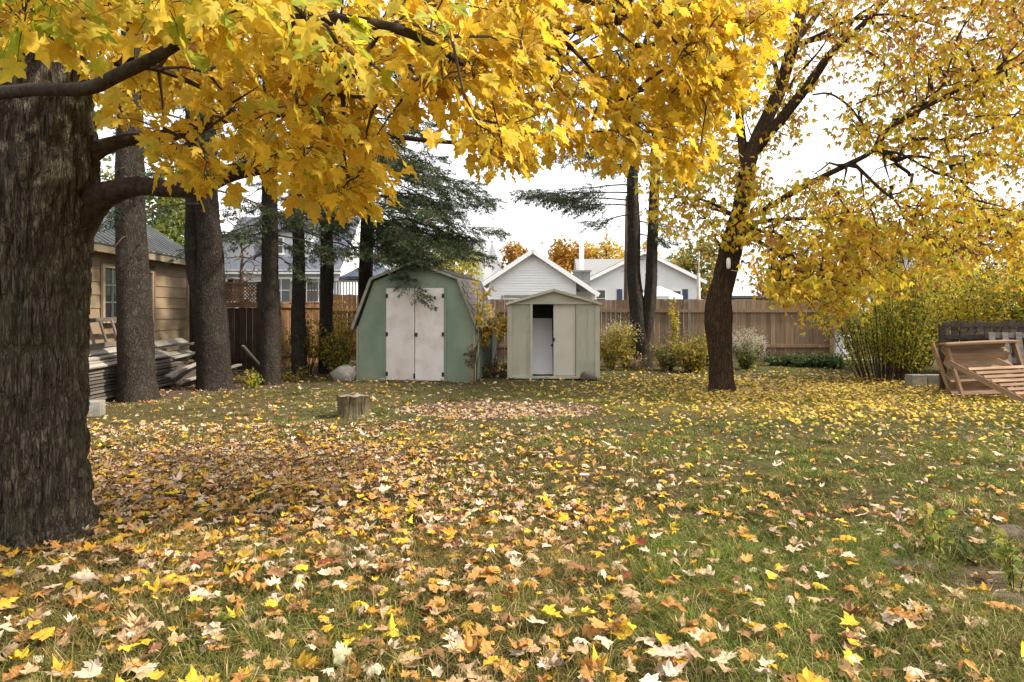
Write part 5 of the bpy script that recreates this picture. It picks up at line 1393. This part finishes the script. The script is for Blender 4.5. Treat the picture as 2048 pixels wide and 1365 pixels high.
shrub('goldenrod', 'yellow goldenrod clump just left of the twin trunks', 'plant', gx(1252, 17.4), 1.25, 0.30, 14, 420, 0.10, [(3, (0.44, 0.36, 0.05)), (1, (0.30, 0.27, 0.06))], 109, low=0.1, stem_r=0.006, plume=(0.06, 40, [(3, (0.54, 0.48, 0.28)), (2, (0.45, 0.38, 0.12))], 0.03))
shrub('aster_clump', 'clump of white fluffy seed heads beside the brown trunk', 'plant', gx(1492, 17.6), 0.92, 0.52, 40, 900, 0.075, GR, 110, low=0.05, stem_r=0.005, plume=(0.055, 70, [(3, (0.62, 0.57, 0.47)), (1, (0.50, 0.44, 0.34))], 0.026))
shrub('leafy_shrub', 'low yellow-green shrub mound left of the brown trunk', 'shrub', gx(1385, 17.0), 0.88, 0.62, 34, 1500, 0.085, [(3, (0.38, 0.33, 0.04)), (3, (0.20, 0.22, 0.045)), (2, (0.42, 0.24, 0.05))], 111, low=0.08)
shrub('leafy_shrub', 'low brownish shrub tangle right of the twin trunks', 'shrub', gx(1335, 17.4), 0.75, 0.55, 36, 900, 0.075, [(3, (0.22, 0.19, 0.06)), (2, (0.14, 0.16, 0.045)), (1.5, (0.36, 0.28, 0.08))], 112, low=0.08)
shrub('leafy_shrub', 'taller thin shrub with orange tips against the board fence', 'shrub', gx(1418, 18.6), 1.15, 0.45, 18, 700, 0.085, [(2, (0.24, 0.22, 0.05)), (2, (0.44, 0.26, 0.05)), (2, (0.16, 0.19, 0.05))], 113, low=0.15)
shrub('dead_weeds', 'brown dead weed stalks standing at the foot of the fence', 'plant', gx(1365, 18.8), 1.25, 0.6, 30, 350, 0.06, BR, 114, low=0.3, stem_r=0.006, stem_mat='deadstalk')
shrub('tall_weed', 'single tall yellow weed before the board fence', 'plant', gx(1348, 18.9), 1.95, 0.16, 5, 260, 0.09, YG2, 115, low=0.35, stem_r=0.008)
shrub('dry_grass_tuft', 'dry straw tuft at the foot of the twin trunks', 'grass', gx(1270, 17.5), 0.42, 0.38, 70, 160, 0.08, [(2, (0.40, 0.29, 0.13)), (1, (0.36, 0.18, 0.07))], 116, low=0.1, stem_r=0.006, stem_mat='deadstalk')
for i, (px, d) in enumerate(((1560, 18.7), (1600, 18.5), (1640, 18.3), (1672, 18.0))):
    shrub('ivy_patch', 'low dark green ivy ' + ('right of the white seed heads', 'midway along the bare fence foot', 'before the lower fence rail end', 'around the fence end post')[i], 'ivy', gx(px, d), 0.34, 0.48, 24, 800, 0.085, DK, 120 + i, low=0.02, stem_r=0.005, group='ivy patches at the fence foot')
shrub('leafy_weed', 'yellow fern-like weed at the foot of the double-stemmed spruce', 'plant', gx(505, 13.6), 0.30, 0.35, 16, 260, 0.07, YG, 131, low=0.05, stem_r=0.005)
shrub('leafy_weed', 'small green weed under the slim spruce trunks', 'plant', gx(580, 14.8), 0.28, 0.42, 16, 260, 0.07, MIX, 132, low=0.05, stem_r=0.005)
shrub('yellow_sapling', 'slender yellow-leaved sapling growing at the green shed corner', 'tree', gx(947, 14.1), 2.75, 0.34, 3, 170, 0.095, [(4, (0.62, 0.46, 0.05)), (2, (0.45, 0.45, 0.08)), (2, (0.60, 0.34, 0.03))], 133, low=0.5, stem_r=0.012)
shrub('orange_vine', 'orange-yellow leaved vine trailing over the shed eave', 'vine', gx(985, 15.3), 1.78, 0.34, 12, 640, 0.085, [(4, (0.60, 0.36, 0.035)), (3, (0.55, 0.42, 0.05)), (1, (0.24, 0.24, 0.05))], 134, low=0.55, stem_r=0.007)
shrub('leafy_weed', 'brown and green weeds in the gap between both sheds', 'plant', gx(992, 15.4), 0.45, 0.34, 22, 420, 0.07, [(2, (0.15, 0.16, 0.04)), (2, (0.26, 0.18, 0.07))], 135, low=0.05, stem_r=0.005)
shrub('dead_vine', 'withered brown vine clump against the green shed corner', 'vine', gx(944, 14.2), 0.95, 0.13, 9, 160, 0.07, BR, 136, low=0.5, stem_r=0.006, stem_mat='deadstalk')
q = dist_of(1128); shrub('tall_weed', 'tall green weed with narrow leaves beside the flat stone', 'plant', gx(1868, q), 0.42, 0.12, 5, 120, 0.055, [(3, (0.20, 0.25, 0.05)), (2, (0.34, 0.34, 0.07)), (1, (0.40, 0.22, 0.06))], 137, low=0.1, stem_r=0.004)
q = dist_of(1185); shrub('tall_weed', 'leafy weed stalk rising from the dry sticks', 'plant', gx(2030, q), 0.44, 0.11, 4, 90, 0.055, [(3, (0.20, 0.25, 0.05)), (2, (0.36, 0.34, 0.07))], 138, low=0.1, stem_r=0.004)
q = dist_of(1110); shrub('leafy_weed', 'low broad-leaved weed clump behind the flat stone', 'plant', gx(1920, q), 0.16, 0.30, 26, 300, 0.045, DK, 139, low=0.05, stem_r=0.004)

# ------------------------------------------------------------------ trees beyond the fence
def far_tree(name, label, px, d, top_py, half_px, pal, seed, low=0.25, n=2600, ls=0.28, bare=False, group='trees beyond the fence', trunk_mat='twig'):
    r = np.random.default_rng(seed); x = P(px, 620, d)[0]; h = EYE + (HY - top_py) / F_PX * d; hw = half_px / F_PX * d
    root = thing(name, label, 'tree', (x, d, 0), 0, group)
    zc, rz = h * (0.5 + low * 0.5), h * (0.5 - low * 0.5)
    tgts = []
    lobes = r.normal(0, 0.55, (9, 3)); lobes /= np.maximum(1, np.linalg.norm(lobes, axis=1)[:, None] / 0.75)
    for _ in range(60 if not bare else 90):
        l_ = lobes[r.integers(9)] + r.normal(0, 0.26, 3)
        nn = np.linalg.norm(l_)
        if nn > 1: l_ /= nn
        tgts.append(np.array([x, d, zc]) + l_ * np.array([hw, hw, rz]))
    tgts = np.array(tgts)
    main = np.array([[x, d, z] for z in np.linspace(0, zc + rz * 0.3, 10)]); main[1:, :2] += r.normal(0, 0.03 * hw, (9, 2))
    V, F = tube(np.concatenate([[main[0] - [0, 0, 0.1]], main]), np.linspace(0.03 * h, 0.006 * h, 11), 8)
    obj_np('trunk', V, F, M[trunk_mat], root, smooth=True)
    gb = Geo(); grow([main[3:]], tgts, gb, pen=0.2, sag=0.05, r0=0.006 + 0.0004 * h, rmax=0.012 * h, sides=4)
    gb.obj('branches', M[trunk_mat], root, kind='stuff')
    k = r.integers(0, len(tgts), n); p = tgts[k] + r.normal(0, 0.13, (n, 3)) * np.array([hw, hw, rz * 0.9])
    p = p[p[:, 2] > 0.4]; m = len(p)
    gl_ = Geo(); gl_.put(*inst(*diamond(), p, frames(r.normal(0, 1, (m, 3)) + [0, 0, -0.3], r.normal(0, 1, (m, 3)) + [0, 0, 0.5]), r.uniform(0.6, 1.4, m) * ls, pick(pal, m, 0.16)))
    gl_.obj('crown', M['leaf_small'], root, kind='stuff')
    return root
OR = [(4, (0.42, 0.20, 0.03)), (3, (0.50, 0.28, 0.035)), (2, (0.34, 0.13, 0.03)), (1, (0.30, 0.25, 0.05))]
OY = [(4, (0.52, 0.34, 0.04)), (3, (0.58, 0.42, 0.06)), (1, (0.40, 0.22, 0.04))]
OG = [(3, (0.13, 0.16, 0.035)), (3, (0.38, 0.24, 0.035)), (2, (0.22, 0.21, 0.04))]
GN = [(4, (0.12, 0.16, 0.035)), (3, (0.19, 0.22, 0.045)), (2, (0.30, 0.29, 0.05))]
RD = [(3, (0.28, 0.13, 0.05)), (3, (0.36, 0.20, 0.05)), (2, (0.22, 0.12, 0.06))]
EV = [(3, (0.04, 0.065, 0.03)), (2, (0.06, 0.085, 0.035))]
far_tree('background_tree', 'rounded tree green below and orange above by the white house', 1390, 52, 478, 62, OG, 201, 0.15, 3600, 0.34)
far_tree('background_tree', 'low orange tree behind the clapboard garage ridge', 1130, 80, 488, 60, OR, 202, 0.2, 2600, 0.5)
far_tree('background_tree', 'golden tree beside the tall white flue', 1205, 85, 492, 55, OY, 203, 0.2, 2200, 0.5)
far_tree('background_tree', 'rust-orange tree left of the clapboard garage ridge', 1030, 75, 494, 46, OR, 204, 0.2, 2200, 0.45)
far_tree('background_tree', 'yellow tree showing over the grey main roof', 1270, 90, 490, 60, OY, 205, 0.2, 2000, 0.5)
far_tree('background_tree', 'thin pale-leaved tree poking above the grey house roof', 1213, 62, 462, 20, OY, 206, 0.4, 260, 0.25)
far_tree('background_tree', 'pale yellow tree standing behind the green shed', 905, 24, 455, 52, [(3, (0.52, 0.44, 0.10)), (3, (0.40, 0.38, 0.08)), (1, (0.26, 0.28, 0.06))], 207, 0.3, 2400, 0.14)
far_tree('background_tree', 'leafy green tree rising behind the garage roof', 325, 31, 300, 90, GN, 208, 0.25, 4200, 0.26)
far_tree('background_tree', 'tall green tree hidden mostly by the thick spruce trunk', 180, 33, 260, 90, GN, 209, 0.25, 3200, 0.28)
far_tree('bare_tree', 'bare brown-twigged tree before the cape house', 482, 22, 415, 58, [(1, (0.20, 0.14, 0.10))], 210, 0.3, 260, 0.10, True)
far_tree('background_tree', 'reddish autumn tree beyond the golden shrub', 1905, 32, 400, 85, RD, 211, 0.15, 3600, 0.24)
far_tree('background_tree', 'tall rusty tree past the yellow-green shrub', 2040, 30, 390, 90, RD, 212, 0.15, 3400, 0.24)
far_tree('background_tree', 'dark evergreen showing between yellow drooping leaves', 1768, 44, 405, 34, EV, 213, 0.1, 2400, 0.26)
far_tree('background_tree', 'orange tree beyond the white utility cabinet', 1700, 40, 440, 62, OR, 214, 0.15, 3000, 0.26)
far_tree('background_tree', 'brown-leaved tree behind the low outbuilding', 1600, 55, 500, 70, RD, 215, 0.15, 2600, 0.34)
far_tree('background_tree', 'tawny tree behind the far white house', 1850, 60, 430, 80, OR, 216, 0.15, 2600, 0.36)
far_tree('background_tree', 'distant golden tree at the far right of the yard', 2140, 45, 420, 90, OY, 217, 0.15, 2600, 0.3)

# ------------------------------------------------------------------ grass
rng = np.random.default_rng(77)
def tree_keep(x, y):
    k = np.ones(len(x), bool)
    for cx, cy, r in ((MX, MY, 0.47), (ex, ey, 0.27), (sx_, sy_, 0.24)):
        k &= (x - cx) ** 2 + (y - cy) ** 2 > r * r
    k &= ~((x > -3.35) & (x < -0.4) & (y > 14.75) & (y < 17.2))
    k &= ~((x > -0.08) & (x < 1.86) & (y > 15.0) & (y < 16.7))
    k &= ~((x < -7.3) & (y > 8) & (y < 17))
    return k
def field(n, y0, y1, margin=0.35):
    y = np.sqrt(rng.uniform(y0 ** 2, y1 ** 2, n)); x = rng.uniform(-1, 1, n) * (0.735 * y + margin)
    return x, y
def blades(x, y, L, lean, ang, wd, col):
    m = len(x); z = ground_h(x, y)
    b = np.stack([x, y, z - 0.005], 1); dr = np.stack([np.cos(ang), np.sin(ang), np.zeros(m)], 1); s = np.stack([-np.sin(ang), np.cos(ang), np.zeros(m)], 1)
    tw = rng.normal(0, 0.5, m); s = s * np.cos(tw)[:, None] + dr * np.sin(tw)[:, None]
    up = np.array([0, 0, 1.0])
    mid = b + (dr * (lean * 0.38)[:, None] + up * (0.55 - 0.12 * lean)[:, None]) * L[:, None]
    tip = b + (dr * lean[:, None] + up * np.maximum(0.04, 0.95 - 0.75 * lean)[:, None]) * L[:, None]
    w = wd[:, None]
    V = np.stack([b - s * w, b + s * w, mid + s * w * 0.8, mid - s * w * 0.8, tip], 1).reshape(-1, 3)
    k = (np.arange(m) * 5)[:, None]
    F = np.concatenate([k + np.array([[0, 1, 2]]), k + np.array([[0, 2, 3]]), k + np.array([[3, 2, 4]])])
    return V, F, np.repeat(col, 5, 0)
def gcol(x, y):
    m = len(x)
    a = np.clip(n2(x, y, 0.7, 31) * 1.3 - 0.02 - 0.05 * x + rng.normal(0, 0.22, m), 0, 1)[:, None]
    c = np.array([0.092, 0.122, 0.022]) * (1 - a) + np.array([0.215, 0.178, 0.058]) * a
    lush = np.clip((n2(x, y, 0.9, 33) - 0.45) * 4 + (x * 0.22), 0, 1)[:, None]
    c = c * (1 - lush * 0.65) + np.array([0.110, 0.185, 0.028]) * lush * 0.65
    straw = rng.random(m) < 0.26
    c[straw] = np.array([0.42, 0.33, 0.15]) * rng.uniform(0.5, 1.2, (int(straw.sum()), 1))
    sunny = np.clip(1.25 - ell(x, y, 4.8, 12.2, 5.2, 2.6), 0, 1)[:, None]  # same sunlight painted into the blades, yellower and brighter
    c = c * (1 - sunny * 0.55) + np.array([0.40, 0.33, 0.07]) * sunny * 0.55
    return np.clip(c * (1 + rng.normal(0, 0.18, (m, 1))), 0.01, 0.6)
gg = Geo()
for (n, y0, y1, L0, L1, w0, clump, cs_) in ((118000, 2.3, 4.6, 0.08, 0.17, 0.0015, 0.86, 0.10), (92000, 4.6, 8.2, 0.05, 0.10, 0.0024, 0.8, 0.11), (70000, 8.2, 13.0, 0.03, 0.065, 0.0040, 0.4, 0.12), (46000, 13.0, 20.0, 0.035, 0.075, 0.0065, 0.3, 0.2)):
    x, y = field(n, y0, y1)
    ang = rng.uniform(0, 2 * np.pi, n); L = rng.uniform(L0, L1, n); lean = np.clip(rng.normal(0.9, 0.24, n), 0.15, 1.25)
    nc = int(n * clump / 110); cxx, cyy = field(nc, y0, y1)
    k = rng.random(n) < clump; ci = rng.integers(0, nc, n)
    ox, oy = rng.normal(0, cs_ * 0.6, n), rng.normal(0, cs_ * 0.6, n)
    comb = rng.uniform(0, 2 * np.pi, nc)
    x = np.where(k, cxx[ci] + ox, x); y = np.where(k, cyy[ci] + oy, y)
    ang = np.where(k, np.where(rng.random(n) < 0.6, np.arctan2(oy, ox) + rng.normal(0, 0.5, n), comb[ci] + rng.normal(0, 0.6, n)), ang)
    gs0 = rng.uniform(0.55, 1.8, nc); L = np.where(k, L * gs0[ci], L * 0.6); tone = np.where(k, rng.normal(1.0, 0.25, nc)[ci], 0.9)
    worn = np.maximum(dirt_mask(x, y), pit_mask(x, y))
    keep = tree_keep(x, y) & (rng.random(n) > worn * 0.93) & (y > 2.2)
    x, y, ang, L, lean, tone = x[keep], y[keep], ang[keep], L[keep], lean[keep], np.clip(tone[keep], 0.5, 1.6)
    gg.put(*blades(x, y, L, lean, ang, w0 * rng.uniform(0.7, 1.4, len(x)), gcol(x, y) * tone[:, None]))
nf = 30000                                               # the lawn goes on to the sides and behind the viewer
yf = np.concatenate([rng.uniform(1.0, 16, nf), rng.uniform(0.4, 2.3, 9000)]); sf = rng.choice((-1, 1), nf)
xf = np.concatenate([sf * (0.735 * yf[:nf] + 0.3 + rng.uniform(0, 2.6, nf)), rng.uniform(-2.2, 2.2, 9000)])
kf = tree_keep(xf, yf); xf, yf = xf[kf], yf[kf]; mf = len(xf)
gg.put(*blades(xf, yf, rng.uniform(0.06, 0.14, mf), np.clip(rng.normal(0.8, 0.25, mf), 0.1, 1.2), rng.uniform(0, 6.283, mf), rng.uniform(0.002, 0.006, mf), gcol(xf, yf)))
tag(gg.obj('grass', M['grass'], None), 'long matted green and straw coloured grass of the lawn', 'grass', kind='stuff')
# low broad-leaved weeds in the lawn
def clover():
    V, F = [], []; n = 0
    for a in np.linspace(0, 2 * np.pi, 3, endpoint=False):
        th = np.linspace(0, 2 * np.pi, 7)[:-1]
        c = np.array([math.cos(a), math.sin(a)]) * 0.5
        V.append(np.stack([c[0] + 0.42 * np.cos(th), c[1] + 0.42 * np.sin(th), 0.08 * np.cos(th * 2)], 1))
        F += [(n, n + i, n + i + 1) for i in range(1, 5)]; n += 6
    return np.concatenate(V), np.array(F)
n = 20000
x, y = field(n, 2.4, 13)
w_ = np.clip((n2(x, y, 0.8, 35) - 0.42) * 3.2 + np.clip(x * 0.10, -0.3, 0.6), 0, 1)
k = (rng.random(n) < w_) & tree_keep(x, y) & (dirt_mask(x, y) < 0.5) & (pit_mask(x, y) < 0.3); x, y = x[k], y[k]; m = len(x)
p = np.stack([x, y, ground_h(x, y) + rng.uniform(0.015, 0.07, m)], 1)
cg = Geo(); cg.put(*inst(*clover(), p, frames(np.stack([rng.normal(0, 1, m), rng.normal(0, 1, m), np.zeros(m)], 1), np.array([0, 0, 1.0]) + rng.normal(0, 0.35, (m, 3))), rng.uniform(0.010, 0.022, m) * (0.8 + y * 0.06),
            pick([(3, (0.060, 0.105, 0.030)), (3, (0.085, 0.14, 0.035)), (1, (0.14, 0.18, 0.05))], m, 0.15)))
tag(cg.obj('clover', M['grass'], None), 'patches of low green clover and weeds through the grass', 'clover', kind='stuff')

# ------------------------------------------------------------------ fallen leaves
def dens(x, y):
    d = 74 + 58 * np.clip((0.6 - x) / 2.5, -0.7, 1)
    d = d + 95 * dirt_mask(x, y) * (y > 5) + 1000 * pit_mask(x, y)
    d = d * np.interp(y, [2, 4.5, 6, 8.0, 9.0, 14], [2.8, 2.8, 2.4, 1.2, 0.2, 0.14])
    d = d * (0.55 + 0.9 * n2(x, y, 0.9, 41))
    return d * np.where(y > 5.2, np.interp(x, [0.3, 2.2], [1.0, 0.42]), 1.0)
n = 230000
x, y = field(n, 1.2, 19.5, 1.6)
area = 0.735 * (19.5 ** 2 - 1.2 ** 2) + 3.2 * 18.3
k = (rng.random(n) < dens(x, y) * area / n) & tree_keep(x, y)
x, y = x[k], y[k]
n2_ = 9500                                               # small yellow leaves under the second tree
xs = rng.normal(5.8, 2.4, n2_); ys = rng.normal(12.2, 2.0, n2_)
k = (ys > 7.2) & (ys < 19) & (pit_mask(xs, ys) < 0.1) & (xs > 0.4) & tree_keep(xs, ys) & (np.abs(xs) < 0.75 * ys); xs, ys = xs[k], ys[k]
m = len(x)
FAL = [(4.2, (0.47, 0.315, 0.175)), (2.6, (0.63, 0.50, 0.36)), (3.6, (0.46, 0.235, 0.07)), (1.9, (0.60, 0.35, 0.04)), (1.1, (0.70, 0.48, 0.05)), (1.4, (0.25, 0.135, 0.065)), (0.1, (0.28, 0.065, 0.04)), (0.07, (0.22, 0.26, 0.04))]
far_y = np.clip((y - 9) / 3, 0, 1) * np.clip((x + 1) / 3, 0, 1)
fc = pick(FAL, m, 0.15)
fy = rng.random(m) < far_y * 0.7; fc[fy] = pick([(1, (0.56, 0.38, 0.05)), (1, (0.50, 0.33, 0.08))], int(fy.sum()))
ip = pit_mask(x, y) > 0.5; fc[ip] = pick([(3, (0.46, 0.33, 0.21)), (2, (0.40, 0.24, 0.12)), (1, (0.58, 0.46, 0.34)), (0.8, (0.56, 0.36, 0.06))], int(ip.sum()))
fs = np.interp(y, [2.5, 4.0, 6.0], [1.22, 1.12, 1.0]) * rng.uniform(0.032, 0.090, m) * np.where(rng.random(m) < 0.15, 1.25, 1.0)
grassy = 1 - np.maximum(dirt_mask(x, y), pit_mask(x, y))
fp = np.stack([x, y, ground_h(x, y) + 0.014 + grassy * np.interp(y, [2, 4.6, 5.2, 8, 9], [1, 1, 0.7, 0.6, 0.45]) * rng.uniform(0.025, 0.105, m)], 1)
tilt = np.where(rng.random(m) < 0.18, 0.6, 0.2)[:, None]
fn = np.array([0, 0, 1.0]) * np.where(rng.random(m) < 0.8, 1, -1)[:, None] + rng.normal(0, 1, (m, 3)) * tilt
a = rng.uniform(0, 2 * np.pi, m)
FR = frames(np.stack([np.cos(a), np.sin(a), rng.normal(0, 0.15, m)], 1), fn)
FPAR = list(enumerate(((0.1, 0.15, 0.06), (0.45, 0.2, 0.10), (0.1, 0.6, 0.08), (-0.3, 0.3, 0.10), (0.3, 1.1, 0.12), (0.2, -0.4, 0.09), (0.8, 0.4, 0.12), (-0.1, -0.8, 0.13))))
ft = [maple_leaf(*p_, 300 + i) for i, p_ in FPAR]; fr_ = [maple_leaf(*p_, 300 + i, ring=True) for i, p_ in FPAR]
fv = rng.integers(0, 8, m)
u = CX + x / y * F_PX; v = HY + EYE / y * F_PX
sc = np.where((u > 5) & (u < 2043) & (v < 1355), fs / y, 0)
big = np.argsort(-sc)[:300]
rest = np.ones(m, bool); rest[big] = False
lg = Geo()
def coarse(V):                                           # every second rim point: enough for leaves farther off
    keep = [0, 1, 3, 5, 7, 10, 12, 14, 16, 18, 21, 23, 25]
    keep = [k_ for k_ in keep if k_ < len(V)]; nn = len(keep) - 1
    return V[keep], np.array([(0, 1 + i, 1 + (i + 1) % nn) for i in range(nn)])
for s in range(8):
    q = rest & (fv == s) & (y < 3.9); lg.put(*inst(*fr_[s], fp[q], FR[q], fs[q], fc[q]))
    q = rest & (fv == s) & (y < 5.5) & (y >= 3.9); lg.put(*inst(*ft[s], fp[q], FR[q], fs[q], fc[q]))
    q = rest & (fv == s) & (y >= 5.5); lg.put(*inst(*coarse(ft[s][0]), fp[q], FR[q], fs[q], fc[q]))
m2 = len(xs); a = rng.uniform(0, 2 * np.pi, m2)
ps = np.stack([xs, ys, ground_h(xs, ys) + 0.02 + rng.uniform(0, 0.04, m2)], 1)
lg.put(*inst(*lance(0.5, 0.3), ps, frames(np.stack([np.cos(a), np.sin(a), rng.normal(0, 0.2, m2)], 1), np.array([0, 0, 1.0]) + rng.normal(0, 0.4, (m2, 3))), rng.uniform(0.05, 0.10, m2), pick([(3, (0.62, 0.43, 0.05)), (2.4, (0.52, 0.34, 0.08)), (2, (0.52, 0.39, 0.19))], m2, 0.14)))
xb, yb = field(16000, 2.3, 9.0); kb = tree_keep(xb, yb) & (rng.random(16000) < 0.25 + 0.75 * np.clip((1.5 - xb) / 4, 0, 1)); xb, yb = xb[kb], yb[kb]; mb = len(xb); ab = rng.uniform(0, 6.283, mb)   # crumbled scraps
lg.put(*inst(*lance(0.7, 0.4), np.stack([xb, yb, ground_h(xb, yb) + rng.uniform(0.01, 0.05, mb)], 1), frames(np.stack([np.cos(ab), np.sin(ab), rng.normal(0, 0.3, mb)], 1), np.array([0, 0, 1.0]) + rng.normal(0, 0.5, (mb, 3))),
             rng.uniform(0.018, 0.045, mb), pick([(3, (0.36, 0.25, 0.13)), (2, (0.22, 0.13, 0.06)), (2, (0.46, 0.35, 0.20)), (1, (0.48, 0.30, 0.05))], mb, 0.15)))
tag(lg.obj('leaf_litter', M['fallen'], None, smooth=True), 'litter of fallen yellow and tan leaves spread over the lawn', 'leaves', kind='stuff')
NAMES = ['tan', 'pale buff', 'russet', 'golden yellow', 'bright yellow', 'dark brown', 'dark red', 'greenish']
SHAPES = ['nearly flat', 'folded', 'downcurled', 'twisted', 'tightly curled', 'cupped', 'half closed', 'rolled-up']
vm = {}
for i in big:
    ci = int(np.argmin([np.sum((fc[i] - np.array(p_[1])) ** 2) for p_ in FAL])); key = (fv[i], ci)
    if key not in vm: vm[key] = mesh_np('fallen_leaf', fr_[fv[i]][0], fr_[fv[i]][1], M['fallen'], np.broadcast_to(np.array(FAL[ci][1]), (len(fr_[0][0]), 3)), True)
    o = add('fallen_leaf', vm[key])
    Mm = Matrix([list(r) for r in FR[i] * fs[i]]).to_4x4(); Mm.translation = Vector(fp[i])
    o.matrix_world = Mm
    tag(o, NAMES[ci] + ' ' + SHAPES[fv[i]] + ' maple leaf fallen in the foreground grass', 'leaf', NAMES[ci] + ' ' + SHAPES[fv[i]] + ' leaves fallen in the foreground')
